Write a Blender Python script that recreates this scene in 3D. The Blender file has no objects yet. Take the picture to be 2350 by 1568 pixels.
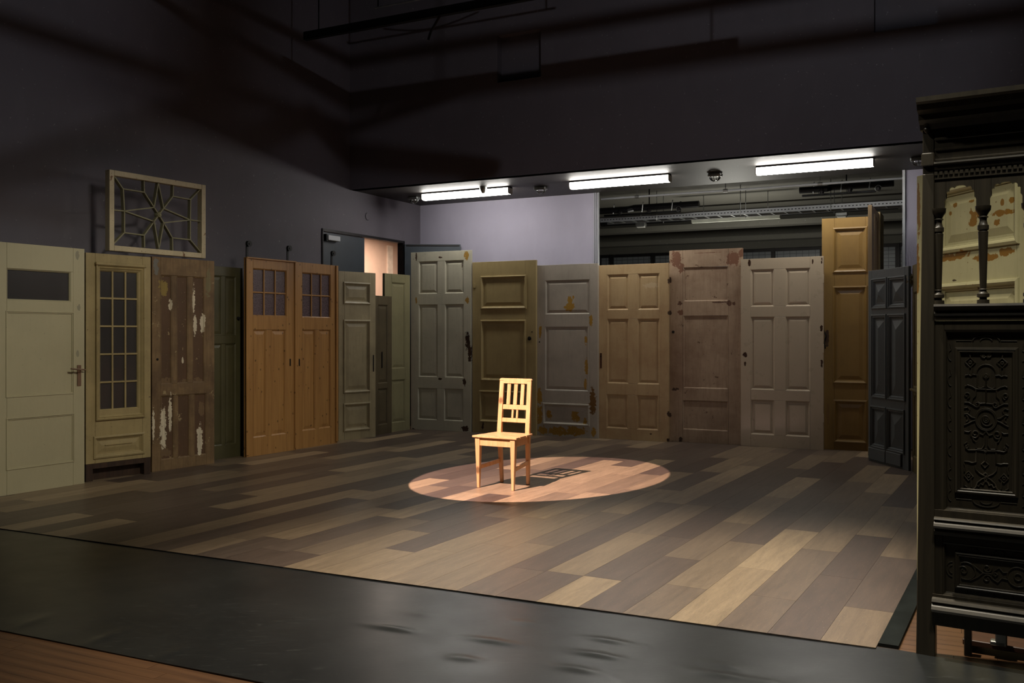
import bpy, math, random
from mathutils import Vector, Matrix
random.seed(7)
R = math.radians
scene = bpy.context.scene
COL = scene.collection

# ------------------------------------------------------------ camera, world, big lights
F, CX, HZ, H = 2150.0, 1175.0, 765.0, 1.38        # focal length, centre, horizon (2350x1568 frame), eye height
cam_d = bpy.data.cameras.new('camera')
cam = bpy.data.objects.new('camera', cam_d); COL.objects.link(cam)
cam.location = (0, 0, H); cam.rotation_euler = (R(90), 0, 0)
cam_d.sensor_width = 36; cam_d.lens = 36 * F / 2350
cam_d.shift_y = -(784 - HZ) / 2350
cam_d.clip_end = 100
scene.camera = cam
scene.view_settings.view_transform = 'Standard'
scene.view_settings.look = 'None'
scene.view_settings.exposure = 0.0
scene.view_settings.gamma = 1
scene.view_settings.use_curve_mapping = False
w = bpy.data.worlds.new('world'); scene.world = w; w.use_nodes = True
w.node_tree.nodes['Background'].inputs[0].default_value = (.5, .5, .6, 1)
w.node_tree.nodes['Background'].inputs[1].default_value = 0.0

def lamp(kind, name, loc, energy, color, target=None, size=.1, angle=60, blend=.3, sy=None):
    d = bpy.data.lights.new(name, kind); o = bpy.data.objects.new(name, d); COL.objects.link(o)
    o.location = loc; d.energy = energy; d.color = color
    if kind == 'AREA':
        d.size = size
        if sy: d.shape = 'RECTANGLE'; d.size_y = sy
    else: d.shadow_soft_size = size
    if kind == 'SPOT': d.spot_size = R(angle); d.spot_blend = blend
    if target is not None:
        o.rotation_euler = (Vector(target) - Vector(loc)).to_track_quat('-Z', 'Y').to_euler()
    return o

SPOT_P = Vector((-2.7, 4.7, 5.5)); SPOT_A = Vector((0.3866, 0.5582, -0.7341))
lamp('SPOT', 'profile_spot_light', SPOT_P, 7800, (1, .69, .60), SPOT_P + SPOT_A, .012, 16.7, .012)
# stage wash from the rig over the front of the room, then added fills
lamp('SPOT', 'wash_light_front', (.5, 4.5, 5.8), 2100, (1, .90, .73), (.35, 4.75, 0), .10, 58, .85)
lamp('SPOT', 'wash_light_left', (1.2, 4.6, 5.0), 560, (1, .93, .76), (-3.5, 9.1, .4), .40, 45, .8)
lamp('SPOT', 'work_light_left', (1.4, 5.2, 5.3), 150, (.93, .95, 1), (-6.3, 7.0, 5.1), .05, 74, .8)
lamp('SPOT', 'work_light_back', (1.2, 4.6, 5.3), 125, (.93, .95, 1), (1.6, 9.8, 5.0), .05, 84, .5)
lamp('SPOT', 'cupboard_fill_light', (1.3, 1.9, 6.1), 620, (1, .93, .78), (2.2, 3.8, 1.0), .2, 40, .8)  # no known fixture, added to lift the dark cupboard front
lamp('SPOT', 'peeling_door_fill_light', (-1.6, 3.9, 5.2), 210, (1, .93, .78), (2.45, 4.75, 1.5), .10, 24, .7)  # added fill aimed at the peeling door behind the cupboard
lamp('POINT', 'far_room_fill_light', (3.6, 15.2, 2.1), 110, (1, .97, .86), None, .3)  # added unseen fill, the fixtures in the far room are off

# ------------------------------------------------------------ geometry helpers
U = Vector((.454, .891, 0)); V = Vector((.891, -.454, 0))      # into the room, along the back wall
ROOM_ROT = math.atan2(V.y, V.x)
def ray(px): return (px - CX) / F
def ground(px, py, z=0.0):
    Y = F * (H - z) / (py - HZ); return Vector((ray(px) * Y, Y, z))
def on_a(a, px):           # point at image column px on the plane a = const
    r = ray(px); Y = a / (V.x * r + V.y); return Vector((r * Y, Y, 0))
def on_b(b, px):
    r = ray(px); Y = b / (U.x * r + U.y); return Vector((r * Y, Y, 0))
def zat(p, py): return H + (HZ - py) * p.y / F
def ab(p): return p.dot(V), p.dot(U)
def room(a, b, z=0): return Vector((V.x * a + U.x * b, V.y * a + U.y * b, z))

class MB:
    def __init__(s): s.v = []; s.f = []
    def add(s, vs, fs):
        n = len(s.v); s.v += [tuple(v) for v in vs]; s.f += [tuple(i + n for i in f) for f in fs]; return s
    def box(s, x0, x1, y0, y1, z0, z1):
        return s.add([(x0,y0,z0),(x1,y0,z0),(x1,y1,z0),(x0,y1,z0),(x0,y0,z1),(x1,y0,z1),(x1,y1,z1),(x0,y1,z1)],
            [(0,3,2,1),(4,5,6,7),(0,1,5,4),(1,2,6,5),(2,3,7,6),(3,0,4,7)])
    def hexa(s, lo, hi):      # 4 bottom points, 4 top points, counter-clockwise
        return s.add(list(lo) + list(hi), [(3,2,1,0),(4,5,6,7),(0,1,5,4),(1,2,6,5),(2,3,7,6),(3,0,4,7)])
    def rings(s, x0, x1, z0, z1, prof, cap=True, back=None):
        """rectangular rings facing -y: prof = [(inset, y), ...]"""
        if back is not None: prof = [(prof[0][0], back)] + list(prof)
        vs = []; fs = []
        for i, y in prof:
            vs += [(x0+i,y,z0+i),(x1-i,y,z0+i),(x1-i,y,z1-i),(x0+i,y,z1-i)]
        for k in range(len(prof) - 1):
            for j in range(4):
                a = 4*k + j; b = 4*k + (j+1) % 4; fs.append((a, b, b+4, a+4))
        n = 4 * (len(prof) - 1)
        if cap: fs.append((n, n+1, n+2, n+3))
        if back is not None: fs.append((3, 2, 1, 0))
        return s.add(vs, fs)
    def prism(s, poly, y0, y1):   # poly in x,z; extruded along y
        n = len(poly)
        vs = [(x, y0, z) for x, z in poly] + [(x, y1, z) for x, z in poly]
        fs = [tuple(range(n)), tuple(reversed(range(n, 2*n)))] + [(i+n, (i+1) % n + n, (i+1) % n, i) for i in range(n)]
        return s.add(vs, fs)
    def prism_z(s, poly, z0, z1):
        n = len(poly)
        vs = [(x, y, z0) for x, y in poly] + [(x, y, z1) for x, y in poly]
        fs = [tuple(reversed(range(n))), tuple(range(n, 2*n))] + [(i, (i+1) % n, (i+1) % n + n, i+n) for i in range(n)]
        return s.add(vs, fs)
    def extrude_x(s, prof, x0, x1):  # prof in (y, z)
        n = len(prof)
        vs = [(x0, y, z) for y, z in prof] + [(x1, y, z) for y, z in prof]
        fs = [tuple(range(n)), tuple(reversed(range(n, 2*n)))] + [(i+n, (i+1) % n + n, (i+1) % n, i) for i in range(n)]
        return s.add(vs, fs)
    def lathe(s, prof, c=(0,0,0), n=16, axis='z'):
        vs = []; fs = []
        for r, h in prof:
            for k in range(n):
                a = 2*math.pi*k/n; p = (r*math.cos(a), r*math.sin(a), h)
                if axis == 'y': p = (p[0], p[2], p[1])
                if axis == 'x': p = (p[2], p[0], p[1])
                vs.append((c[0]+p[0], c[1]+p[1], c[2]+p[2]))
        m = len(prof)
        for i in range(m-1):
            for k in range(n):
                a = i*n+k; b = i*n+(k+1) % n; fs.append((a, b, b+n, a+n))
        fs.append(tuple(reversed(range(n)))); fs.append(tuple(range((m-1)*n, m*n)))
        return s.add(vs, fs)
    def tube(s, pts, r, n=6, closed=False):
        pts = [Vector(p) for p in pts]; m = len(pts); vs = []; fs = []
        for i, p in enumerate(pts):
            if closed: t = pts[(i+1) % m] - pts[i-1]
            else: t = pts[min(i+1, m-1)] - pts[max(i-1, 0)]
            if t.length < 1e-9: t = Vector((0,0,1))
            t.normalize()
            ref = Vector((0,1,0)) if abs(t.y) < .9 else Vector((1,0,0))
            a = t.cross(ref).normalized(); b = t.cross(a)
            for k in range(n):
                q = 2*math.pi*k/n; vs.append(p + a*math.cos(q)*r + b*math.sin(q)*r)
        L = m if closed else m-1
        for i in range(L):
            for k in range(n):
                A = i*n+k; B = i*n+(k+1) % n; j = (i+1) % m
                fs.append((A, B, j*n+(k+1) % n, j*n+k))
        if not closed: fs.append(tuple(reversed(range(n)))); fs.append(tuple(range((m-1)*n, m*n)))
        return s.add(vs, fs)
    def build(s, name, mat, parent=None, bevel=0, smooth=False, loc=None, rot=None):
        me = bpy.data.meshes.new(name); me.from_pydata(s.v, [], s.f); me.update()
        import bmesh
        bm = bmesh.new(); bm.from_mesh(me); bmesh.ops.recalc_face_normals(bm, faces=bm.faces); bm.to_mesh(me); bm.free()
        if mat: me.materials.append(mat)
        if smooth:
            for p in me.polygons: p.use_smooth = True
            try: me.set_sharp_from_angle(angle=R(40))
            except Exception: pass
        o = bpy.data.objects.new(name, me); COL.objects.link(o)
        if parent: o.parent = parent
        if loc is not None: o.location = loc
        if rot is not None: o.rotation_euler = (0, 0, rot)
        if bevel:
            m = o.modifiers.new('bevel', 'BEVEL'); m.width = bevel; m.segments = 1; m.limit_method = 'ANGLE'
        return o
def tag(o, label=None, cat=None, group=None, kind=None):
    if label: o['label'] = label
    if cat: o['category'] = cat
    if group: o['group'] = group
    if kind: o['kind'] = kind
    return o
def thing(name, label, cat, loc=(0,0,0), rot=0, group=None):
    o = bpy.data.objects.new(name, None); COL.objects.link(o); o.empty_display_size = .1
    o.location = loc; o.rotation_euler = (0, 0, rot)
    return tag(o, label, cat, group)
def struct(o): o['kind'] = 'structure'; return o
def copy_tree(o, parent=None):
    c = o.copy(); COL.objects.link(c)
    if parent: c.parent = parent
    for ch in [x for x in bpy.data.objects if x.parent == o]: copy_tree(ch, c)
    return c

# ------------------------------------------------------------ materials
def srgb(r, g, b):
    f = lambda c: (c/255/12.92) if c/255 <= .04045 else ((c/255+.055)/1.055)**2.4
    return (f(r), f(g), f(b), 1)
def newmat(name):
    m = bpy.data.materials.new(name); m.use_nodes = True
    return m, m.node_tree.nodes, m.node_tree.links, m.node_tree.nodes['Principled BSDF']
def sock(nt, v, i):
    if isinstance(v, bpy.types.NodeSocket): nt.links.new(v, i)
    else: i.default_value = v
def mixc(nt, fac, a, b):
    n = nt.nodes.new('ShaderNodeMix'); n.data_type = 'RGBA'
    sock(nt, fac, n.inputs[0]); sock(nt, a, n.inputs[6]); sock(nt, b, n.inputs[7]); return n.outputs[2]
def mth(nt, op, a, b=0.0, clamp=False):
    n = nt.nodes.new('ShaderNodeMath'); n.operation = op; n.use_clamp = clamp
    sock(nt, a, n.inputs[0]); sock(nt, b, n.inputs[1]); return n.outputs[0]
def coords(nt, scale=(1,1,1), kind='Object', off=(0,0,0)):
    t = nt.nodes.new('ShaderNodeTexCoord'); mp = nt.nodes.new('ShaderNodeMapping')
    nt.links.new(t.outputs[kind], mp.inputs[0]); mp.inputs['Scale'].default_value = scale
    mp.inputs['Location'].default_value = off; return mp.outputs[0]
def noise(nt, vec, scale=5, detail=4, rough=.55, dist=0):
    n = nt.nodes.new('ShaderNodeTexNoise'); nt.links.new(vec, n.inputs['Vector'])
    n.inputs['Scale'].default_value = scale; n.inputs['Detail'].default_value = detail
    n.inputs['Roughness'].default_value = rough; n.inputs['Distortion'].default_value = dist
    return n.outputs['Fac']
def ramp(nt, v, lo, hi):
    n = nt.nodes.new('ShaderNodeMapRange'); sock(nt, v, n.inputs[0])
    n.inputs[1].default_value = lo; n.inputs[2].default_value = hi; return n.outputs[0]
def bump(nt, h, strength=.2, dist=.002):
    n = nt.nodes.new('ShaderNodeBump'); nt.links.new(h, n.inputs['Height'])
    n.inputs['Strength'].default_value = strength; n.inputs['Distance'].default_value = dist; return n.outputs[0]

def plain(name, c, rough=.6, metal=0, emit=None, strength=0, bumpy=0, var=.12, scale=6):
    m, N, L, P = newmat(name); nt = m.node_tree
    v = coords(nt); n = noise(nt, v, scale, 5)
    dark = tuple(x*(1-var*2) for x in c[:3]) + (1,); lite = tuple(min(1, x*(1+var)) for x in c[:3]) + (1,)
    L.new(mixc(nt, ramp(nt, n, .3, .7), dark, lite), P.inputs['Base Color'])
    P.inputs['Roughness'].default_value = rough; P.inputs['Metallic'].default_value = metal
    if bumpy: L.new(bump(nt, noise(nt, v, 60, 3), bumpy, .003), P.inputs['Normal'])
    if emit: P.inputs['Emission Color'].default_value = emit; P.inputs['Emission Strength'].default_value = strength
    return m

SEED = [0]
def paint(name, base, under=None, chips=.0, rough=.42, patches=(), stains=.25, dirt=None, grain=0, coatn=0):
    """old painted timber: base paint, chips down to `under`, individual missing patches (x,z,rx,rz,colour)"""
    SEED[0] += 1; off = (SEED[0]*3.7, SEED[0]*1.3, SEED[0]*2.1)
    m, N, L, P = newmat(name); nt = m.node_tree
    v = coords(nt, off=off); v0 = coords(nt); vs = coords(nt, (6, 6, .8), off=off)
    dirt = dirt or tuple(x*.55 for x in base[:3]) + (1,)
    c = mixc(nt, mth(nt, 'MULTIPLY', ramp(nt, noise(nt, v, 2.2, 6, .65), .42, .75), stains*2, True), base, dirt)
    c = mixc(nt, mth(nt, 'MULTIPLY', ramp(nt, noise(nt, vs, 5, 4), .5, .8), stains, True), c, dirt)
    under = under or srgb(95, 75, 50)
    hgt = noise(nt, v, 40, 4)
    if chips:
        f = ramp(nt, noise(nt, v, 9, 8, .7, .4), .70 - chips, .715 - chips)
        c = mixc(nt, f, c, under)
        f2 = ramp(nt, noise(nt, v, 55, 4, .6), .70 - chips*.5, .715 - chips*.5)
        c = mixc(nt, f2, c, tuple(x*.6 for x in under[:3]) + (1,))
        hgt = mth(nt, 'SUBTRACT', hgt, mth(nt, 'MULTIPLY', f, 1.5))
    if patches:
        sep = nt.nodes.new('ShaderNodeSeparateXYZ'); L.new(v0, sep.inputs[0])
        nn = mth(nt, 'MULTIPLY', mth(nt, 'SUBTRACT', noise(nt, v, 24, 5, .62, .3), .5), 5.5)
        for x, z, rx, rz, col in patches:
            dx = mth(nt, 'DIVIDE', mth(nt, 'SUBTRACT', sep.outputs[0], x), rx)
            dz = mth(nt, 'DIVIDE', mth(nt, 'SUBTRACT', sep.outputs[2], z), rz)
            d = mth(nt, 'ADD', mth(nt, 'MULTIPLY', dx, dx), mth(nt, 'MULTIPLY', dz, dz))
            f = ramp(nt, mth(nt, 'ADD', d, nn), 1.05, .95)
            c = mixc(nt, f, c, col)
            hgt = mth(nt, 'SUBTRACT', hgt, mth(nt, 'MULTIPLY', f, 1.2))
    if grain:
        g = noise(nt, coords(nt, (60, 60, 2.0), off=off), 2, 5)
        c = mixc(nt, mth(nt, 'MULTIPLY', ramp(nt, g, .45, .7), grain, True), c, dirt)
    L.new(c, P.inputs['Base Color'])
    L.new(ramp(nt, noise(nt, v, 14, 4), -1.2 + rough*2, 2.2) if False else mth(nt, 'ADD', mth(nt, 'MULTIPLY', noise(nt, v, 8, 4), .2), rough-.1), P.inputs['Roughness'])
    L.new(bump(nt, hgt, .35, .0015), P.inputs['Normal'])
    if coatn: P.inputs['Coat Weight'].default_value = coatn; P.inputs['Coat Roughness'].default_value = .12
    return m

def wood(name, c1, c2, rough=.45, knots=0, scale=1.0, axis='z', contrast=1):
    SEED[0] += 1; off = (SEED[0]*3.7, SEED[0]*1.3, SEED[0]*2.1)
    m, N, L, P = newmat(name); nt = m.node_tree
    st = {'z': (14*scale, 14*scale, .7*scale), 'x': (.7*scale, 14*scale, 14*scale)}[axis]
    v = coords(nt, st, off=off); v1 = coords(nt, off=off)
    g = noise(nt, v, 2.2, 6, .6, .8)
    c = mixc(nt, ramp(nt, g, .5-.22/contrast, .5+.22/contrast), c2, c1)
    if knots:
        vo = nt.nodes.new('ShaderNodeTexVoronoi'); L.new(coords(nt, (1, 1, .7), off=off), vo.inputs['Vector']); vo.inputs['Scale'].default_value = knots
        k = ramp(nt, vo.outputs['Distance'], .15, .08)
        c = mixc(nt, mth(nt, 'MULTIPLY', k, .8), c, tuple(x*.22 for x in c2[:3]) + (1,))
    L.new(c, P.inputs['Base Color']); P.inputs['Roughness'].default_value = rough
    L.new(bump(nt, g, .2, .001), P.inputs['Normal'])
    return m

def wall_paint(name, c, dirt=.2, rough=.75):
    m, N, L, P = newmat(name); nt = m.node_tree
    v = coords(nt)
    n1 = noise(nt, v, .7, 6, .6); n2 = noise(nt, coords(nt, (1, 1, .35)), 2.5, 5, .6)
    d = tuple(x*(1-dirt) for x in c[:3]) + (1,)
    cc = mixc(nt, ramp(nt, n1, .35, .7), d, c)
    cc = mixc(nt, mth(nt, 'MULTIPLY', ramp(nt, n2, .5, .8), .35), cc, tuple(min(1, x*1.25) for x in c[:3]) + (1,))
    sp = ramp(nt, noise(nt, v, 34, 2, .5), .715, .735)
    cc = mixc(nt, mth(nt, 'MULTIPLY', sp, .6), cc, srgb(150, 148, 150))
    L.new(cc, P.inputs['Base Color']); P.inputs['Roughness'].default_value = rough
    L.new(bump(nt, noise(nt, v, 120, 3), .3, .002), P.inputs['Normal'])
    return m

M = {}
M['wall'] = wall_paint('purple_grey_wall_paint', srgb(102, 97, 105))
M['wall_lit'] = wall_paint('lit_purple_grey_wall_paint', srgb(160, 156, 172), .10)  # same paint as the left wall, lightened to stand for the tube light
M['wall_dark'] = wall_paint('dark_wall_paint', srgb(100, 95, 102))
M['soffit'] = wall_paint('dark_brown_soffit_paint', srgb(48, 42, 38), .2, .6)
M['ceiling'] = wall_paint('black_ceiling_paint', srgb(30, 30, 32))
M['far'] = wall_paint('grey_far_paint', srgb(100, 98, 90))
M['peach'] = plain('peach_corridor_plaster', srgb(205, 172, 150), .8, var=.03)
M['black_metal'] = plain('black_metal', srgb(25, 25, 26), .45, .6)
M['iron'] = plain('dark_iron', srgb(44, 42, 42), .5, .7)
M['steel'] = plain('galvanised_steel', srgb(150, 152, 150), .35, .8)
M['alu'] = plain('white_aluminium', srgb(170, 173, 176), .4, .2, var=.03)
M['dark_blue'] = plain('dark_blue_leaf_paint', srgb(52, 60, 68), .5, var=.06)
M['brass'] = plain('bronze_handle', srgb(150, 125, 105), .35, .6)
M['white_plastic'] = plain('white_plastic', srgb(205, 205, 200), .5, var=.03)
M['lead'] = plain('black_strip', srgb(24, 28, 27), .8, var=.25)
M['lead'].node_tree.nodes['Principled BSDF'].inputs['Specular IOR Level'].default_value = .12
def emit_mat(name, c, s):
    m, N, L, P = newmat(name)
    P.inputs['Base Color'].default_value = (.8, .8, .8, 1)
    P.inputs['Emission Color'].default_value = c; P.inputs['Emission Strength'].default_value = s; return m
M['tube'] = emit_mat('fluorescent_diffuser', (1, .96, .89, 1), 32)
def glass_mat(name, tint, rough=.05, refl=.12, grey_layer=None):
    m, N, L, P = newmat(name); nt = m.node_tree; N.remove(P)
    tr = N.new('ShaderNodeBsdfTransparent'); tr.inputs[0].default_value = tint
    gl = N.new('ShaderNodeBsdfGlossy'); gl.inputs['Roughness'].default_value = rough; gl.inputs[0].default_value = (.9, .9, .9, 1)
    mx = N.new('ShaderNodeMixShader'); fr = N.new('ShaderNodeFresnel'); fr.inputs[0].default_value = 1.5
    L.new(mth(nt, 'ADD', fr.outputs[0], refl*.3), mx.inputs[0]); L.new(tr.outputs[0], mx.inputs[1]); L.new(gl.outputs[0], mx.inputs[2])
    out = mx.outputs[0]
    if grey_layer:
        df = N.new('ShaderNodeBsdfDiffuse'); df.inputs[0].default_value = grey_layer; m2 = N.new('ShaderNodeMixShader')
        L.new(ramp(nt, noise(nt, coords(nt), 3, 5), -.4, 1.5), m2.inputs[0]); L.new(out, m2.inputs[1]); L.new(df.outputs[0], m2.inputs[2]); out = m2.outputs[0]
    L.new(out, N['Material Output'].inputs[0]); return m
M['glass'] = glass_mat('murky_glass', (.62, .64, .62, 1), .22, .0, srgb(88, 84, 84))  # panes greyed by a patchy diffuse layer
def frosted():
    m, N, L, P = newmat('frosted_violet_glass'); nt = m.node_tree
    v = coords(nt); n = noise(nt, v, 90, 3, .6)
    L.new(mixc(nt, ramp(nt, n, .35, .65), srgb(70, 58, 64), srgb(120, 104, 112)), P.inputs['Base Color'])
    P.inputs['Roughness'].default_value = .25; L.new(bump(nt, n, .8, .003), P.inputs['Normal']); return m
M['frosted'] = frosted()

# ------------------------------------------------------------ room shell
BH, BB, AL, ZS = 10.42, 12.2, -7.8, 3.343       # bulkhead front, recess back wall, left wall, soffit height
AR, BF, ZC = 5.2, -3.0, 6.4                      # right wall, wall behind the camera, ceiling
def room_box(name, mat, a0, a1, b0, b1, z0, z1, parent=None):
    return MB().box(a0, a1, b0, b1, z0, z1).build(name, mat, parent, rot=None if parent else ROOM_ROT)
def grid_boxes(mb, axis, x0, x1, z0, z1, t0, t1, holes):
    xs = sorted({x0, x1, *[h[0] for h in holes], *[h[1] for h in holes]}); zs = sorted({z0, z1, *[h[2] for h in holes], *[h[3] for h in holes]})
    xs = [x for x in xs if x0 <= x <= x1]; zs = [z for z in zs if z0 <= z <= z1]
    for i in range(len(xs)-1):
        for j in range(len(zs)-1):
            mx, mz = (xs[i]+xs[i+1])/2, (zs[j]+zs[j+1])/2
            if any(h[0] < mx < h[1] and h[2] < mz < h[3] for h in holes): continue
            if axis == 'a': mb.box(xs[i], xs[i+1], t0, t1, zs[j], zs[j+1])
            else: mb.box(t0, t1, xs[i], xs[i+1], zs[j], zs[j+1])
    return mb
ZF = -.012                                       # level of the old parquet under everything
floor = struct(room_box('floor', plain('brown_subfloor', srgb(60, 42, 30), .5), AL-3, AR+.3, BF-.3, 20.3, -.3, ZF-.008))

D0 = ab(on_a(AL, 738))[1]; D1 = ab(on_a(AL, 927))[1]; DZ = zat(on_a(AL, 738), 524)
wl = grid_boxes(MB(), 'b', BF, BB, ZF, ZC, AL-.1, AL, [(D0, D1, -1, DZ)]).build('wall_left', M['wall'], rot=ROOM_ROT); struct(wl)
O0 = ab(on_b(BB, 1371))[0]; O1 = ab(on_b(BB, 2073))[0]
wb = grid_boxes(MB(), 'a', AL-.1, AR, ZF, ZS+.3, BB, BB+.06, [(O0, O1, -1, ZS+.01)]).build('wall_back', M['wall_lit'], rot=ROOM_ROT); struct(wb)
# upper wall (bulkhead) above the recess, with two niches
def niche(px0, px1, py0, py1):
    p0, p1 = on_b(BH, px0), on_b(BH, px1); return (ab(p0)[0], ab(p1)[0], zat(p0, py1), zat(p0, py0))
n1 = niche(1141, 1241, 82, 190); n2 = niche(2006, 2152, -60, 74)
up = MB(); grid_boxes(up, 'a', AL, AR, ZS, ZC, BH, BH+.12, [n1, n2])
up.box(AL, AR, BH+.12, BB, ZS+.25, ZC)
up.build('wall_upper', M['wall_dark'], rot=ROOM_ROT); struct(bpy.data.objects['wall_upper'])
sf = struct(room_box('ceiling_soffit', M['soffit'], AL, AR, BH+.001, BB, ZS, ZS+.25))
cl = struct(room_box('ceiling', M['ceiling'], AL-.3, AR+.3, BF-.3, BH+.2, ZC, ZC+.2))
wr = struct(room_box('wall_right', M['wall_dark'], AR, AR+.3, BF, BB, ZF, ZC))
wf = struct(room_box('wall_front', M['wall_dark'], AL, AR, BF-.3, BF, ZF, ZC))

# room behind the opening
FB = 19.6; ZR = 3.62
struct(room_box('ceiling_far', M['far'], O0-3, O1+3, BB+.06, FB+.3, ZR, ZR+.2))
win_z0, win_z1 = 1.2, 3.12
fw = MB(); fw.box(O0-3, O1+3, FB, FB+.3, ZF, win_z0); fw.box(O0-3, O1+3, FB, FB+.3, win_z1, ZR)
fwo = fw.build('wall_far', M['far'], rot=ROOM_ROT); struct(fwo)
struct(room_box('wall_far_left', M['far'], O0-3.2, O0-3, BB+.06, FB+.3, ZF, ZR))
struct(room_box('wall_far_right', M['far'], O1+3, O1+3.2, BB+.06, FB+.3, ZF, ZR))
def wire_glass():
    m, N, L, P = newmat('wired_glass'); nt = m.node_tree
    b = N.new('ShaderNodeTexBrick'); L.new(coords(nt, (1, 1, 1)), b.inputs[0])
    t = N.new('ShaderNodeCombineXYZ'); s = N.new('ShaderNodeSeparateXYZ'); L.new(coords(nt), s.inputs[0])
    L.new(s.outputs[0], t.inputs[0]); L.new(s.outputs[2], t.inputs[1]); L.new(t.outputs[0], b.inputs[0])
    b.offset = 0; b.inputs['Scale'].default_value = 4; b.inputs['Mortar Size'].default_value = .02
    b.inputs['Brick Width'].default_value = .5; b.inputs['Row Height'].default_value = .3
    b.inputs[1].default_value = srgb(118, 122, 124); b.inputs[2].default_value = srgb(112, 116, 120); b.inputs[3].default_value = srgb(60, 64, 68)
    L.new(b.outputs[0], P.inputs['Base Color']); P.inputs['Roughness'].default_value = .35; return m
M['wired'] = wire_glass()
mull = [1405, 1500, 1590, 1680, 1775, 1887, 1990, 2060]
ms = sorted([O0-2.9] + [ab(on_b(FB, px))[0] for px in mull] + [O1+2.9])
for i in range(len(ms)-1):
    wn = struct(MB().box(ms[i]-.04, ms[i]+.04, FB-.06, FB+.04, win_z0, win_z1).build('window_%d' % (i+1), M['iron'], rot=ROOM_ROT))
    MB().box(ms[i]+.04, ms[i+1]-.04, FB, FB+.02, win_z0, win_z1).build('pane', M['wired'], wn)
    MB().box(ms[i]+.04, ms[i+1]-.04, FB-.04, FB+.03, win_z1-.06, win_z1).build('window_frame', M['iron'], wn)
# pale beam and duct along the far wall
for name, py0, py1, bb, dz in (('ceiling_beam', 512, 524, 16.6, .14), ('ceiling_beam', 545, 556, 18.4, .16)):
    p = on_b(bb, 1628); z0 = zat(p, py1); z1 = zat(p, py0)
    tag(struct(room_box(name, M['far'], O0-2.9, O1+2.9, bb, bb+.3, z0, z1)), None)
# aluminium tracks at both sides of the opening
for k, (px, w_, ) in enumerate(((1364.5, .009), (1369, .009), (1373.5, .013), (2074.5, .03))):
    a = ab(on_b(BB, px))[0]
    o = MB().box(a-w_/2, a+w_/2, BB-.02-.01*(k % 2), BB+.02, ZF, ZS).build('trim_%d' % (k+1), M['alu'], rot=ROOM_ROT); struct(o)

# doorway in the left wall -------------------------------------------------
fr = MB(); fr.box(AL-.09, AL+.015, D0, D0+.022, ZF, DZ); fr.box(AL-.09, AL+.015, D1-.035, D1, ZF, DZ); fr.box(AL-.09, AL+.015, D0, D1, DZ-.035, DZ)
fr.build('trim_5', M['iron'], rot=ROOM_ROT); struct(bpy.data.objects['trim_5'])
bm_ = (D0 + D1) / 2
d1 = struct(MB().box(AL-.06, AL-.01, D0+.024, bm_-.01, ZF+.01, DZ-.04).build('door_1', M['dark_blue'], rot=ROOM_ROT))
cl_ = MB().box(AL-.01, AL+.05, D0+.08, D0+.34, DZ-.15, DZ-.08).build('door_closer', M['alu'], d1, .006)
MB().box(AL-.01, AL+.04, D0+.055, D0+.08, DZ-.16, DZ-.07).build('closer_bracket', M['black_metal'], d1)
hinge = room(AL+.03, D1-.02); endp = Vector((ray(1057)*14.02, 14.02, 0)); dv = endp - hinge
d2 = struct(MB().box(0, dv.length, -.025, .025, ZF+.01, DZ-.05).build('door_2', M['dark_blue'], loc=hinge, rot=math.atan2(dv.y, dv.x)))
MB().box(.02, dv.length-.02, -.032, -.024, DZ-.08, DZ-.058).build('top_strip', M['iron'], d2)
struct(room_box('wall_corridor', M['peach'], AL-2.2, AL-2.1, D0-1.5, D1+7, ZF, 3.2))
cj = MB()
tb_ = ab(on_a(AL-2.1, 893))[1]
cj.box(AL-2.1, AL-2.07, tb_-.08, tb_+.08, ZF, 3.0).build('trim_6', plain('pale_corridor_trim', srgb(225, 205, 185), .6), rot=ROOM_ROT); struct(bpy.data.objects['trim_6'])
struct(room_box('ceiling_corridor', M['peach'], AL-2.2, AL-.1, D0-1.5, D1+7, 3.2, 3.3))
struct(room_box('wall_corridor_near', M['peach'], AL-2.2, AL-.1, D0-1.6, D0-1.5, ZF, 3.2))
struct(room_box('wall_corridor_end', M['peach'], AL-2.2, AL-.1, D1+7, D1+7.1, ZF, 3.2))
lamp('AREA', 'corridor_light', room(AL-1.1, D1+1.6, 3.1), 75, (1, .84, .72), room(AL-1.1, D1+1.6, 0), .6)
# small round wall vent above the doorway
p = on_a(AL, 843); a_, b_ = ab(p); zv = zat(p, 497)
rv = MB().lathe([(.001, 0), (.05, 0), (.055, .004), (.052, .012), (.044, .014), (.001, .014)], (0, 0, 0), 20, 'x').build('round_cover_plate', M['wall'], loc=room(AL, b_, zv), rot=ROOM_ROT)
tag(rv, 'small round blanking plate on grey wall above the doorway', 'cover plate')

# ------------------------------------------------------------ floors
PD = Vector((.489, .872, 0)).normalized(); QD = Vector((PD.y, -PD.x, 0)); PROT = math.atan2(PD.y, PD.x)
def pq(p): return p.dot(PD), p.dot(QD)
def clip(poly, n, d):       # keep points with n.p <= d
    out = []
    for i in range(len(poly)):
        a, b = poly[i], poly[(i+1) % len(poly)]; da = a[0]*n[0]+a[1]*n[1]-d; db = b[0]*n[0]+b[1]*n[1]-d
        if da <= 0: out.append(a)
        if (da < 0 < db) or (db < 0 < da):
            t = da/(da-db); out.append((a[0]+(b[0]-a[0])*t, a[1]+(b[1]-a[1])*t))
    return out
c0, c1, c2 = ground(0, 1213), ground(800, 1318), ground(2010, 1487)
P0, P1 = pq(c0), pq(c2)
slope = (P1[0]-P0[0])/(P1[1]-P0[1])
def near_p(q): return P1[0] + slope*(q-P1[1])
QR = P1[1]; PW = .2333
QL = -8.25; PFAR = 11.9
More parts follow.
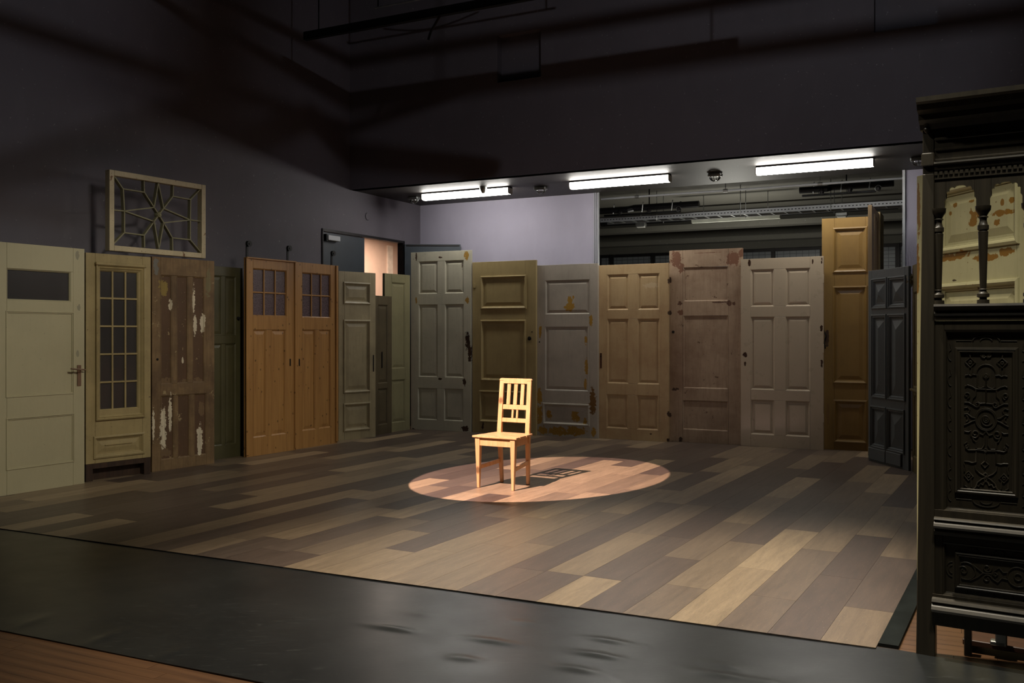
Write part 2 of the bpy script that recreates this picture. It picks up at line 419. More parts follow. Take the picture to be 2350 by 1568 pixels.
fa = MB().prism_z([(near_p(QR), -QR), (PFAR, -QR), (PFAR, -QL), (near_p(QL), -QL)], ZF-.002, -.0035)
lam = fa.build('floor_laminate', plain('laminate_joint', srgb(34, 28, 24), .7), rot=PROT); struct(lam)
def plank_mat():
    m, N, L, P = newmat('laminate_plank'); nt = m.node_tree
    at = N.new('ShaderNodeAttribute'); at.attribute_type = 'OBJECT'; at.attribute_name = 'tone'
    oi = N.new('ShaderNodeObjectInfo')
    t = N.new('ShaderNodeTexCoord'); mp = N.new('ShaderNodeMapping'); L.new(t.outputs['Object'], mp.inputs[0])
    cx = N.new('ShaderNodeCombineXYZ'); L.new(mth(nt, 'MULTIPLY', oi.outputs['Random'], 50), cx.inputs[0]); L.new(mth(nt, 'MULTIPLY', oi.outputs['Random'], 91), cx.inputs[1])
    L.new(cx.outputs[0], mp.inputs['Location']); mp.inputs['Scale'].default_value = (1, 9, 9)
    g = noise(nt, mp.outputs[0], 2.4, 8, .66, .6)
    mp2 = N.new('ShaderNodeMapping'); L.new(t.outputs['Object'], mp2.inputs[0]); L.new(cx.outputs[0], mp2.inputs['Location']); mp2.inputs['Scale'].default_value = (5, 55, 55)
    g2 = noise(nt, mp2.outputs[0], 4, 5, .7)
    cr = N.new('ShaderNodeValToRGB'); L.new(at.outputs['Fac'], cr.inputs[0])
    e = cr.color_ramp.elements; e[0].color = srgb(84, 70, 62); e[1].color = srgb(160, 139, 112)
    for pos, col in ((.33, srgb(98, 84, 74)), (.66, srgb(138, 119, 96))):
        x = e.new(pos); x.color = col
    c = mixc(nt, ramp(nt, g, .38, .68), cr.outputs[0], (0, 0, 0, 1))
    n = N.new('ShaderNodeMix'); n.data_type = 'RGBA'; n.blend_type = 'MULTIPLY'
    n.inputs[0].default_value = 1; L.new(cr.outputs[0], n.inputs[6])
    vv = mth(nt, 'ADD', mth(nt, 'MULTIPLY', ramp(nt, g, .3, .7), .42), .62); vv = mth(nt, 'ADD', vv, mth(nt, 'MULTIPLY', mth(nt, 'SUBTRACT', ramp(nt, g2, .36, .64), .5), .36))
    cv = N.new('ShaderNodeCombineColor'); [L.new(vv, cv.inputs[i]) for i in range(3)]
    L.new(cv.outputs[0], n.inputs[7])
    vsp = coords(nt, (1.5, 6, 6)); sp = ramp(nt, noise(nt, vsp, 24, 3, .6), .655, .70)
    c = mixc(nt, mth(nt, 'MULTIPLY', sp, .35), n.outputs[2], srgb(190, 175, 150))
    L.new(c, P.inputs['Base Color'])
    L.new(mth(nt, 'ADD', mth(nt, 'MULTIPLY', g2, .2), .30), P.inputs['Roughness'])
    L.new(bump(nt, g2, .25, .001), P.inputs['Normal']); P.inputs['Specular IOR Level'].default_value = .45
    return m
M['plank'] = plank_mat()
PL = 1.22
full = None
TONES = {}          # (strip, k) -> tone, read from the photograph where it shows clearly
JOINTS = {}

def _pt(crop, pts):
    ox, oy, k = crop; return [(ox+p[0]/k, oy+p[1]/k) + tuple(p[2:]) for p in pts]
C3, C2, C1 = (1200, 1080, 2.582), (600, 980, 3.357), (0, 1040, 2.9375)
_samples = _pt(C3, [(750,160,.8),(480,200,.3),(650,140,.7),(500,280,.45),(700,270,.15),(850,220,.15),(950,200,.8),(700,340,.75),(1000,270,.2),(1300,240,.7),(1150,350,.45),(1500,240,.3),(1600,290,.15),(1300,430,.15),(1450,450,.95),(1200,600,.9),(950,820,.85),(1800,350,.7),(1700,550,.6),(1550,600,.2),(1350,750,.2),(1900,500,.05),(1800,700,.1),(2100,500,.05),(2000,650,.05),(2100,300,.75),(1950,330,.5),(700,430,.7),(500,530,.75),(350,620,.75),(600,600,.2),(500,750,.15),(800,560,.25),(700,800,.65),(850,800,.2),(250,720,.8),(400,680,.8),(150,650,.2),(250,560,.15),(350,430,.1),(100,420,.3),(200,350,.55),(1100,870,.7),(1250,850,.3),(1480,850,.65),(1600,870,.15),(1750,900,.2),(1900,920,.35),(2050,900,.65),(1250,60,.15),(1500,60,.15),(1700,120,.3),(1950,170,.45),(2200,170,.05),(1400,110,.2),(1000,60,.1),(200,60,.9),(450,60,.85),(650,70,.55),(100,150,.9),(300,120,.7)])
_samples += _pt(C2, [(600,430,.7),(300,470,.7),(200,620,.85),(400,620,.15),(700,560,.15),(850,640,.85),(600,740,.6),(1000,700,.2),(1250,690,.15),(700,800,.5),(500,850,.3),(300,900,.2),(800,880,.15),(900,840,.75),(1100,830,.7),(700,960,.75),(500,1050,.75),(1050,900,.1),(1300,830,.15),(900,1050,.65),(1200,1000,.65),(1400,950,.65),(1700,900,.6),(1600,1050,.55),(1900,1000,.55),(2100,850,.6),(1750,1150,.55),(2000,1200,.35),(2250,1050,.2),(2250,1280,.75),(1800,640,.3),(1500,650,.2),(1300,560,.1),(300,350,.5),(500,250,.45),(800,280,.2),(100,300,.4),(1100,370,.15),(900,470,.25),(650,380,.6)])
_samples += _pt(C1, [(250,470,.9),(600,490,.85),(450,490,.15),(900,400,.4),(300,400,.15),(800,500,.15),(1200,480,.15),(1000,430,.15),(700,370,.3),(1600,340,.7),(2100,210,.7),(1800,370,.1),(1400,310,.2),(1000,280,.2),(500,290,.65),(900,220,.6),(1500,150,.55),(1700,210,.5),(150,330,.5),(1100,590,.7),(1500,480,.65),(1300,560,.25),(1900,390,.8),(2200,400,.15),(1700,520,.75),(2000,500,.7),(1600,620,.3),(1900,600,.3),(2200,680,.75),(1350,640,.6)])
_joints = _pt(C3, [(800,110),(1115,135),(1450,162),(2180,215),(1860,280),(1610,352),(1680,470),(2060,825),(800,385),(900,680),(480,640),(420,460),(930,520),(1200,305),(1540,762)])
_joints += _pt(C2, [(1010,330),(860,400),(930,625),(1200,805),(980,960),(2080,1100),(450,580),(1740,690)]) + _pt(C1, [(1420,365),(1910,310),(1740,405),(850,450),(520,405)])
def _strip(px, py):
    p_, q_ = pq(ground(px, py)); return (QR-q_)/PW, p_
SAMPLES = {}
for px_, py_, tn in _samples:
    i_, p_ = _strip(px_, py_); SAMPLES.setdefault(int(i_), []).append((p_, tn))
for px_, py_ in _joints:
    i_, p_ = _strip(px_, py_); JOINTS[int(i_)] = p_ % PL
ns = int((QR-QL)/PW) + 1
for i in range(ns):
    q1 = QR - i*PW; q0 = q1 - PW
    rs = random.Random(i*17+3)
    start = JOINTS.get(i, rs.uniform(0, PL)) 
    lo = min(near_p(q0), near_p(q1)) - .01
    k0 = math.floor((lo - start)/PL)
    k = k0; last = -1
    while start + k*PL < PFAR:
        a0 = start + k*PL; a1 = a0 + PL
        tone = rs.choice((.0, .12, .22, .3, .4, .55, .75, .95, 1.0))
        while abs(tone-last) < .08: tone = rs.choice((.0, .12, .22, .3, .4, .55, .75, .95, 1.0))
        last = tone
        hit = [t_ for p_, t_ in SAMPLES.get(i, []) if a0 <= p_ < a1]
        if hit: tone = sum(hit)/len(hit)
        g = .0007
        poly = [(a0+g, q0+g), (a1-g, q0+g), (a1-g, q1-g), (a0+g, q1-g)]
        # local frame: x along plank, y = -q
        cp = clip(poly, (-1, slope), slope*P1[1]-P1[0]); cp = clip(cp, (1, 0), PFAR)
        k += 1
        if len(cp) < 3: continue
        whole = cp == poly
        if whole and full is not None:
            o = full.copy(); COL.objects.link(o)
        else:
            o = MB().prism_z([(x-a0, -(y-q1)) for x, y in cp], -.0032, 0).build('plank', M['plank'], lam)
            if whole: full = o
        o.parent = lam; o.location = (a0, -q1, 0); o['tone'] = tone
# black edging along the right side and along the front edge of the laminate
e0, e1 = (near_p(QR)+.06, PFAR)
ed = MB().prism_z([(e0, -QR-.085), (e1, -QR-.085), (e1, -QR-.002), (e0, -QR-.002)], ZF, .004).build('edging_tape', M['lead'], rot=PROT)
tag(ed, 'black tape strip along the right edge of the laminate floor', 'tape')

# old parquet strips in the two uncovered areas
m_old = wood('red_brown_parquet', srgb(100, 70, 45), srgb(56, 37, 26), .42, axis='x', scale=.5)
BE0, BE1 = ground(0, 1449, ZF), ground(589, 1568, ZF)
MD = (BE1-BE0).normalized(); MROT = math.atan2(MD.y, MD.x); MN = Vector((-MD.y, MD.x, 0))
def strips(p_org, n0, n1, x0, x1, cut=None):
    for j in range(n0, n1):
        rs = random.Random(j*5+int(x0*10)); x = x0 - rs.uniform(0, .8)
        while x < x1:
            L_ = rs.uniform(.55, 1.0); w_ = .07
            y0 = j*w_
            o = MB().box(0, L_-.0015, 0, w_-.0012, -.0085, 0).build('parquet_strip', m_old, None)
            wp = p_org + MD*x + MN*y0; o.rotation_euler = (0, 0, MROT)
            o.location = (wp.x, wp.y, ZF); x += L_
            # keep the matrix under the floor parent
            o.parent = floor; o.matrix_parent_inverse = Matrix.Rotation(ROOM_ROT, 4, 'Z').inverted()
strips(BE0, -8, 0, -.2, 1.9)
bp = ground(2040, 1497, ZF)
strips(bp, -4, 12, .04, 1.5)

# black vinyl mat, with its ripples
def mat_mesh():
    ta, tb = ground(0, 1213, ZF), ground(2035, 1491, ZF)
    td = (tb-ta).normalized(); tc = ground(2350, 1543, ZF); td2 = (tc-tb).normalized()
    fa_, fb = ta - td*1.2, tc + td2*.9
    l1 = (tb-fa_).length; l2 = (fb-tb).length; sk = l1/(l1+l2)
    ba, bb = BE0 - MD*1.2, BE0 + MD*4.6
    nx, ny = 260, 90
    dents = []
    for px, py, lx, d in [(905,1447,62,-1),(1130,1475,70,1),(1062,1515,45,.8),(1395,1474,60,1),(1370,1507,68,1.2),(1320,1540,58,1.1),
                          (960,1413,40,.5),(1210,1432,42,.5),(1650,1552,80,.9),(1660,1530,60,.5),(70,1432,45,.7),(245,1465,45,.7),(400,1500,45,.5),(1760,1568,60,.6)]:
        q = ground(px, py, ZF); e = ground(px+lx, py+lx*.16 if px > 500 else py-lx*.4, ZF)
        dents.append((q, (e-q).normalized(), (e-q).length, d))
    vs = []; fs = []
    for j in range(ny+1):
        for i in range(nx+1):
            s = i/nx; t = j/ny
            a = ba.lerp(bb, s); b = fa_.lerp(tb, s/sk) if s < sk else tb.lerp(fb, (s-sk)/(1-sk)); p = a.lerp(b, t); z = ZF + .006
            z += .0012*math.sin(p.x*1.9+p.y*2.3) + .0008*math.sin(p.x*5-p.y*3.1)
            for q, dr, L_, d in dents:
                r = p - q; r.z = 0
                if r.length > .7: continue
                u = r.dot(dr)/L_; v = r.dot(Vector((-dr.y, dr.x, 0)))/.030
                if abs(u) < 2.2 and abs(v) < 3.2: z += .0075*abs(d)*math.exp(-u*u*1.6-v*v)
            vs.append((p.x, p.y, z))
    W = nx+1
    for j in range(ny):
        for i in range(nx): fs.append((j*W+i, j*W+i+1, (j+1)*W+i+1, (j+1)*W+i))
    mb = MB(); mb.add(vs, fs)
    # hem down to the parquet
    edge = list(range(0, W)) + [j*W+nx for j in range(1, ny+1)] + [ny*W+i for i in range(nx-1, -1, -1)] + [j*W for j in range(ny-1, 0, -1)]
    n = len(mb.v); mb.v += [(mb.v[e][0], mb.v[e][1], ZF) for e in edge]
    for k in range(len(edge)):
        k2 = (k+1) % len(edge); mb.f.append((edge[k], n+k, n+k2, edge[k2]))
    return mb
def vinyl():
    m, N, L, P = newmat('black_vinyl'); nt = m.node_tree; P.inputs['Specular IOR Level'].default_value = .36
    v = coords(nt); vv = coords(nt, (1, 4, 1)); n = noise(nt, v, 1.2, 6, .6); sc = noise(nt, vv, 12, 8, .75, .4)
    c = mixc(nt, ramp(nt, n, .3, .7), srgb(20, 22, 23), srgb(36, 38, 38))
    c = mixc(nt, mth(nt, 'MULTIPLY', ramp(nt, sc, .57, .74), .26), c, srgb(105, 108, 104))
    L.new(c, P.inputs['Base Color']); L.new(mth(nt, 'ADD', mth(nt, 'MULTIPLY', noise(nt, v, 5, 6), 0.14), .26), P.inputs['Roughness'])
    L.new(bump(nt, noise(nt, coords(nt, (1, 3, 1)), 22, 6, .7), .10, .002), P.inputs['Normal']); return m
vm = mat_mesh().build('vinyl_mat', vinyl(), smooth=True)
tag(vm, 'wide black vinyl stage mat with ripples along the front of the laminate floor', 'mat')

# ------------------------------------------------------------ doors
class Plane2:
    def __init__(s, A, B):
        s.A = A; d = B - A; s.len = d.length; s.d = d.normalized(); s.rot = math.atan2(d.y, d.x)
    def s_of(s, px):
        r = ray(px); # A.x + d.x t = r (A.y + d.y t)
        return (r*s.A.y - s.A.x)/(s.d.x - r*s.d.y)
    def pt(s, px, py):
        t = s.s_of(px); Y = s.A.y + s.d.y*t; return t, H + (HZ-py)*Y/F

STYLES = {
    'chamfer':   ([(-.004, 0), (.014, .010), (.016, .015)], [(0, .015), (.030, .015), (.032, .011), (.052, .007)]),  # moulding rings (inset from opening edge, y), panel rings
    'ovolo':     ([(0, 0), (.004, .003), (.014, .008), (.016, .014)], [(0, .014), (.016, .014), (.020, .013), (.055, .006)]),
    'flat':      ([(0, 0), (.004, .003), (.010, .006), (.012, .012)], [(0, .012)]),
    'bolection': ([(-.022, 0), (-.020, -.010), (-.006, -.014), (.004, -.008), (.010, .004), (.018, .006), (.020, .014)], [(0, .014), (.034, .014), (.038, .013), (.072, .006)]),
    'heavy':     ([(-.030, 0), (-.028, -.014), (-.012, -.020), (-.006, -.010), (.006, -.012), (.014, .002), (.030, .004), (.034, .016)], [(0, .016), (.05, .016), (.055, .010)]),
    'pyramid':   ([(-.024, 0), (-.022, -.012), (-.010, -.014), (-.004, -.004), (.010, -.004), (.018, .010), (.026, .012), (.028, .020)], [(0, .020), (.05, .020), (.052, .010), (.055, .010)]),
    'bead':      ([(-.012, 0), (-.010, -.006), (-.004, -.006), (-.002, .001), (.006, .001), (.008, .008)], [(0, .008)]),
}
def make_door(name, label, bl, br, tops, rows, base, under=None, style='ovolo', chips=0, rough=.42, patches=(), stains=.25,
              cat='door', group=None, t=.042, mat=None, raise_z=0.0, y_shift=0, dirt=None, grain=0, coatn=0, panel_mat=None, joint=.0012, xm=None, panel_base=None):
    A, B = ground(*bl), ground(*br); pl = Plane2(A, B)
    W = pl.len
    zt = (pl.pt(bl[0], tops[0])[1] + pl.pt(br[0], tops[1])[1]) / 2
    root = thing(name, label, cat, A, pl.rot, group)
    pp = []
    for (x, y, rx, ry, col) in patches:
        s_, z_ = pl.pt(x, y); s2, z2 = pl.pt(x+rx, y-ry); pp.append((s_, z_, max(.004, abs(s2-s_)), max(.004, abs(z2-z_)), col))
    m = mat or paint(name + '_paint', base, under, chips, rough, pp, stains, dirt, grain, coatn)
    pm = panel_mat or m
    if panel_base: pm = paint(name + '_panel_paint', panel_base, under, chips, rough, pp, stains, dirt, grain, coatn)
    xm = xm or (bl[0]+br[0])/2
    R_ = []
    for row in rows:
        yt, yb, cols = row[0], row[1], row[2]; st = row[3] if len(row) > 3 else style
        z1 = pl.pt(xm, yt)[1]; z0 = pl.pt(xm, yb)[1]
        R_.append((z0, z1, [(pl.pt(a, yt)[0], pl.pt(b, yt)[0]) for a, b in cols], st))
    R_.sort()
    xl = min(r[2][0][0] for r in R_); xr = max(r[2][-1][1] for r in R_)
    j = joint; zb = raise_z
    MB().box(0, xl-j, 0, t, zb, zt).build('stile', m, root, .0015); MB().box(xr+j, W, 0, t, zb, zt).build('stile', m, root, .0015)
    zc = zb
    for n, (z0, z1, cols, st) in enumerate(R_):
        MB().box(xl, xr, 0, t, zc + (j if n else 0), z0).build('rail', m, root, .0015)
        for i in range(len(cols)-1):
            MB().box(cols[i][1], cols[i+1][0], 0, t, z0+j, z1-j).build('mullion', m, root, .0015)
        if cols[0][0] > xl + .004: MB().box(xl, cols[0][0], 0, t, z0, z1).build('mullion', m, root)
        if cols[-1][1] < xr - .004: MB().box(cols[-1][1], xr, 0, t, z0, z1).build('mullion', m, root)
        for (a, b) in cols:
            kind = st.split(':')
            if kind[0] == 'glass':
                gm = M[kind[1]]; nc, nr = int(kind[2]), int(kind[3])
                pan = MB().box(a, b, t*.45, t*.45+.004, z0, z1)
                bw = .018 if nc > 1 else 0
                mo = MB().rings(a, b, z0, z1, [(0, .0), (.004, .004), (.010, .010), (.012, t*.44)], cap=False)
                g0 = None
                w1 = (b-a)/nc; h1 = (z1-z0)/nr
                mo_o = mo.build('glazing_frame', m, root)
                for ii in range(nc):
                    for jj in range(nr):
                        MB().box(a+ii*w1+.001, a+(ii+1)*w1-.001, t*.45, t*.45+.004, z0+jj*h1+.001, z0+(jj+1)*h1-.001).build('pane', gm, mo_o)
                for ii in range(1, nc): MB().extrude_x([(0,0)], 0, 0) if False else MB().box(a+ii*w1-bw/2, a+ii*w1+bw/2, .006, t*.45, z0, z1).build('glazing_bar', m, mo_o, .003)
                for jj in range(1, nr): MB().box(a, b, .008, t*.45, z0+jj*h1-bw/2, z0+jj*h1+bw/2).build('glazing_bar', m, mo_o, .003)
                continue
            if kind[0] == 'open': continue
            mr, pr = STYLES[kind[0]]
            if kind[0] == 'pyramid':
                hw = min(b-a, z1-z0)/2 - .001; pr = [(0, .020), (.030, .020), (.032, .012), (.044, .012), (hw, -.012)]
            sc = min(1, (b-a)/.2)
            pr = [(i_*sc, y_) for i_, y_ in pr] if kind[0] != 'pyramid' else pr
            po = MB().rings(a, b, z0, z1, pr, back=t-.010).build('panel', pm, root)
            MB().rings(a, b, z0, z1, mr, cap=False).build('moulding', m, po)
        zc = z1
    MB().box(xl, xr, 0, t, zc+j, zt).build('rail', m, root, .0015)
    root['h'] = zt
    return root, pl, m, zt
def slot(root, pl, px, py, w_, h_, name='keyhole_plate', mat=None, d=.003):
    s_, z_ = pl.pt(px, py); o = MB().box(s_-w_/2, s_+w_/2, -d, .002, z_-h_/2, z_+h_/2).build(name, mat or M['iron'], root, .001)
    return o
def knob(root, pl, px, py, r=.014, name='knob', mat=None, d=.03):
    s_, z_ = pl.pt(px, py)
    return MB().lathe([(.001, .002), (r*1.25, .002), (r*1.25, -.004), (r*.4, -.006), (r*.45, -d*.5), (r, -d*.8), (r*.7, -d), (.001, -d)], (s_, 0, z_), 14, 'y').build(name, mat or M['iron'], root, smooth=True)

ochre = srgb(158, 122, 56); tan = srgb(112, 86, 62); brown = srgb(64, 44, 32); cream = srgb(214, 204, 176)
# 1 white door, far left
r1, p1, m1, z1 = make_door('panel_door', 'large pale grey-white door with a dark glass slot and lever handle, nearest on the left',
    (-19, 1143), (194, 1110), (553, 572),
    [(620, 691, [(16, 163)], 'glass:glass:1:1'), (718, 906, [(16, 167)], 'bead'), (958, 1068, [(17, 168)], 'bead')],
    srgb(190, 182, 150), srgb(120, 115, 100), chips=-.02, rough=.38, stains=.10, t=.045,
    patches=[(178, 588, 4, 9, srgb(152, 147, 124)), (181, 706, 4, 7, srgb(152, 147, 124)), (178, 812, 3, 8, srgb(154, 149, 126))])
s_, z_ = p1.pt(181, 862)
hb = MB().box(s_-.02, s_+.02, -.008, 0, z_-.095, z_+.095).build('handle_plate', M['brass'], r1, .002)
MB().tube([(s_+.005, -.006, z_+.055), (s_+.005, -.05, z_+.055), (s_-.02, -.055, z_+.056), (s_-.115, -.052, z_+.066)], .008, 8).build('lever', M['brass'], hb, smooth=True)
MB().tube([(s_+.005, -.03, z_+.055), (s_+.045, -.036, z_+.05)], .007, 8).build('lever_neck', M['brass'], hb)

# 2 glazed cream door on a brown base
r2, p2, m2, z2 = make_door('glazed_door', 'narrow cream glazed door with fifteen small panes, standing on a brown base',
    (197, 1107), (346, 1087), (580, 590),
    [(622, 940, [(229, 318)], 'glass:glass:3:5'), (1002, 1043, [(219, 327)], 'bolection')],
    srgb(176, 158, 114), srgb(84, 66, 44), chips=.03, stains=.35, raise_z=.0)
# lift: the leaf stops above the floor, so replace its lowest rail by a base
for o in [c for c in r2.children]:
    if o.name.startswith(('stile', 'rail')):
        me = o.data
        zl = p2.pt(271, 1058)[1]
        for v_ in me.vertices:
            if v_.co.z < .01: v_.co.z = zl
base_m = wood('dark_brown_base_wood', srgb(74, 52, 38), srgb(40, 27, 20), .6)
zl = p2.pt(271, 1058)[1]
bs = MB().box(0, .07, .002, .09, 0, zl-.002).box(p2.len-.07, p2.len, .002, .09, 0, zl-.002).box(.07, p2.len-.07, .002, .09, zl-.05, zl-.002).box(0.03, p2.len-.03, .075, .09, 0, zl-.05).build('base', base_m, r2, .002)
a, zt_ = p2.pt(219, 606); b, _ = p2.pt(331, 606); _, zb_ = p2.pt(271, 962)
MB().rings(a, b, zb_, zt_, [(0, 0), (0, -.018), (.012, -.024), (.022, -.012), (.030, -.016), (.042, -.004), (.046, 0)], cap=False).build('bolection_moulding', m2, r2)
MB().box(a-.01, b+.01, -.034, 0, zt_-.01, zt_+.02).build('moulding_cap', m2, r2, .006)
s_, z_ = p2.pt(273, 1019); MB().box(s_-.14, s_+.14, -.002, .01, z_-.004, z_+.004).build('bead', m2, r2, .002)
slot(r2, p2, 203, 847, .035, .06, 'lock_plate', m2)

# 3 stripped brown door
wht = srgb(226, 214, 188); lb = srgb(122, 98, 70)
r3, p3, m3, z3 = make_door('panel_door', 'stripped brown door with white paint remnants and three tall panels over three short',
    (349, 1084), (492, 1064), (588, 600),
    [(634, 880, [(369, 395), (406, 432), (442, 470)], 'flat'), (906, 1050, [(370, 400), (408, 436), (446, 474)], 'flat')],
    srgb(138, 112, 78), srgb(172, 152, 112), chips=.06, rough=.62, stains=.5, grain=.4, panel_base=srgb(98, 72, 50), dirt=srgb(80, 60, 42),
    patches=[(392, 700, 4, 12, wht), (446, 690, 4, 34, wht), (466, 740, 5, 22, wht), (449, 745, 4, 22, wht), (375, 985, 8, 48, wht), (392, 950, 4, 40, wht),
             (460, 1010, 6, 35, wht), (352, 975, 3, 35, wht), (421, 828, 2, 8, wht), (464, 938, 6, 20, lb), (375, 660, 10, 20, srgb(150, 128, 66)),
             (478, 650, 6, 30, srgb(128, 118, 84)), (358, 610, 6, 18, srgb(120, 118, 112)), (385, 878, 16, 12, lb), (425, 880, 14, 12, lb), (455, 880, 14, 12, lb), (381, 1040, 12, 10, lb)])
knob(r3, p3, 361, 825, .01, 'keyhole', d=.008)

# window frame with star pattern standing on doors 2 and 3
fp = Plane2(ground(248, 1098), ground(468, 1066))
def fpt(zx, zy): return fp.pt(zx/6.816+230, zy/6.816+370)
fx0, ft0 = fp.pt(247, 390); fx1, ft1 = fp.pt(468, 425); _, fb0 = fp.pt(247, 577); _, fb1 = fp.pt(468, 592)
m_fr = paint('weathered_frame_paint', srgb(206, 192, 160), srgb(120, 84, 50), .06, .55, stains=.35)
m_mu = paint('green_grey_bar_paint', srgb(142, 138, 108), srgb(90, 80, 60), .04, .55)
fzt, fzb = (ft0+ft1)/2, (fb0+fb1)/2
ztop = max(z2, z3)
fshift = fp.A + Vector((0, 0, 0)); root = thing('star_window_frame', 'weathered white window frame with star pattern bars standing on top of two doors', 'window frame', (fp.A.x, fp.A.y, 0), fp.rot)
fzb = max(fzb, ztop + .001)
fw_ = .052; ft_ = .07
for (x0, x1, za, zb) in ((fx0, fx0+fw_, fzb, fzt), (fx1-fw_, fx1, fzb, fzt)):
    MB().box(x0, x1, -.03, ft_-.03, za, zb).build('frame_stile', m_fr, root, .003)
for (za, zb) in ((fzb, fzb+fw_), (fzt-fw_, fzt)):
    MB().box(fx0+fw_+.001, fx1-fw_-.001, -.03, ft_-.03, za, zb).build('frame_rail', m_fr, root, .003)
nd = dict(TL=(205,225), A=(350,435), B=(680,485), Bt=(675,290), O=(910,840), TT=(900,340), C=(1130,550), Ct=(1135,375), D=(1405,600), TR=(1560,440),
          Lm=(205,765), E=(370,780), Rm=(1560,940), Fr=(1400,920), NW=(835,725), NE=(985,740), SW=(835,945), SE=(985,965), G=(370,1120), BL=(205,1290),
          Hh=(680,1160), Hb=(685,1350), BT=(910,1370), I=(1120,1200), Ib=(1125,1400), J=(1400,1230), BR=(1560,1420))
nd2 = {k: fpt(*v) for k, v in nd.items()}
for e in 'TL-A A-B B-Bt B-NW NW-O A-E E-G E-Lm E-NW E-SW G-BL G-Hh Hh-Hb Hh-SW SW-O SW-BT SE-BT SE-O SE-I I-Ib I-J J-BR J-Fr Fr-D Fr-Rm Fr-NE Fr-SE D-TR D-C C-Ct C-NE NE-O NE-TT NW-TT'.split():
    a, b = [Vector((nd2[k][0], 0, nd2[k][1])) for k in e.split('-')]
    d = (b-a).normalized(); n = Vector((-d.z, 0, d.x))*.0055
    MB().hexa([a-n+Vector((0,-.012,0)), b-n+Vector((0,-.012,0)), b-n+Vector((0,.03,0)), a-n+Vector((0,.03,0))],
              [a+n+Vector((0,-.012,0)), b+n+Vector((0,-.012,0)), b+n+Vector((0,.03,0)), a+n+Vector((0,.03,0))]).build('muntin', m_mu, root)
ox, oz = nd2['O']
MB().lathe([(.001, .03), (.028, .03), (.028, -.012), (.022, -.022), (.014, -.018), (.008, -.026), (.001, -.026)], (ox, 0, oz), 16, 'y').build('rosette', m_mu, root, smooth=True)

# 4 dark green door in the shade
make_door('panel_door', 'dark green four-panel door set back in the gap beside the stripped brown door', (474, 1059), (557, 1046), (613, 612),
    [(634, 770, [(483, 510), (517, 541)], 'ovolo'), (789, 1022, [(484, 511), (517, 541)], 'ovolo')],
    srgb(84, 80, 54), srgb(50, 45, 30), chips=.02, stains=.4)
rr = [o for o in bpy.data.objects if o.get('label', '').startswith('dark green four')][0]
knob(rr, Plane2(ground(474, 1059), ground(557, 1046)), 546, 731, .016, 'knob')

# 5 pair of pine sliding doors with rollers
m_pine = wood('orange_pine', srgb(188, 142, 84), srgb(152, 108, 60), .42, knots=13, scale=1, contrast=.8)
def pine(label, bl, br, tops, cols_g, cols_p, gy, py_):
    r, p, m, zt = make_door('sliding_door', label, bl, br, tops,
        [(gy[0], gy[1], [cols_g], 'glass:frosted:3:2'), (py_[0], py_[1], cols_p, 'ovolo')], None, mat=m_pine, group='pair of orange pine sliding doors', t=.045)
    return r, p, zt
ra, pa, za = pine('orange pine sliding door with violet panes, left leaf of the pair', (566, 1050), (678, 1033), (589, 602), (581, 658), [(581, 612), (623, 656)], (619, 726), (757, 1000))
rb, pb, zb5 = pine('orange pine sliding door with violet panes, right leaf beside the grey door', (679, 1032), (774, 1017), (601, 610), (694, 759), [(694, 724), (732, 759)], (628, 729), (757, 985))
for r, p, px, py in ((ra, pa, 666, 832), (rb, pb, 687, 832)):
    s_, z_ = p.pt(px, py); f_ = slot(r, p, px, py, .02, .085, 'flush_pull', M['iron'], .002)
    MB().box(s_-.005, s_+.005, -.0035, 0, z_-.03, z_+.03).build('finger_slot', M['black_metal'], f_)
for r, p, px, zt, y0, y1 in ((ra, pa, 570, za, 552, 588), (ra, pa, 663, za, 563, 600), (rb, pb, 764, zb5, 575, 610)):
    s_, ztop_ = p.pt(px, y0); wz = ztop_ - .036
    hg = MB().box(s_-.018, s_+.012, .012, .024, zt-.001, ztop_-.03).build('roller_hanger', M['black_metal'], r, .002)
    MB().lathe([(.001, -.02), (.034, -.02), (.034, -.014), (.027, -.006), (.027, .006), (.034, .012), (.001, .012)], (s_+.01, 0.01, wz), 18, 'y').build('roller_wheel', M['black_metal'], hg, smooth=True)
    MB().lathe([(.001, -.026), (.012, -.026), (.012, -.018), (.001, -.018)], (s_+.01, 0.01, wz), 10, 'y').build('axle', M['iron'], hg)
MB().box(pa.len-.018, pa.len+.012, -.014, 0, 0.02, za-.01).build('cover_strip', m_pine, ra, .003)
MB().box(-.012, .03, -.012, 0, 0.02, za).build('edge_strip', m_pine, ra, .003)
MB().box(pb.len-.035, pb.len+.004, -.016, 0, 0.02, zb5).build('edge_strip', m_pine, rb, .003)
MB().box(-.01, pa.len, -.02, .0, za-.012, za+.004).build('top_strip', m_pine, ra, .002)

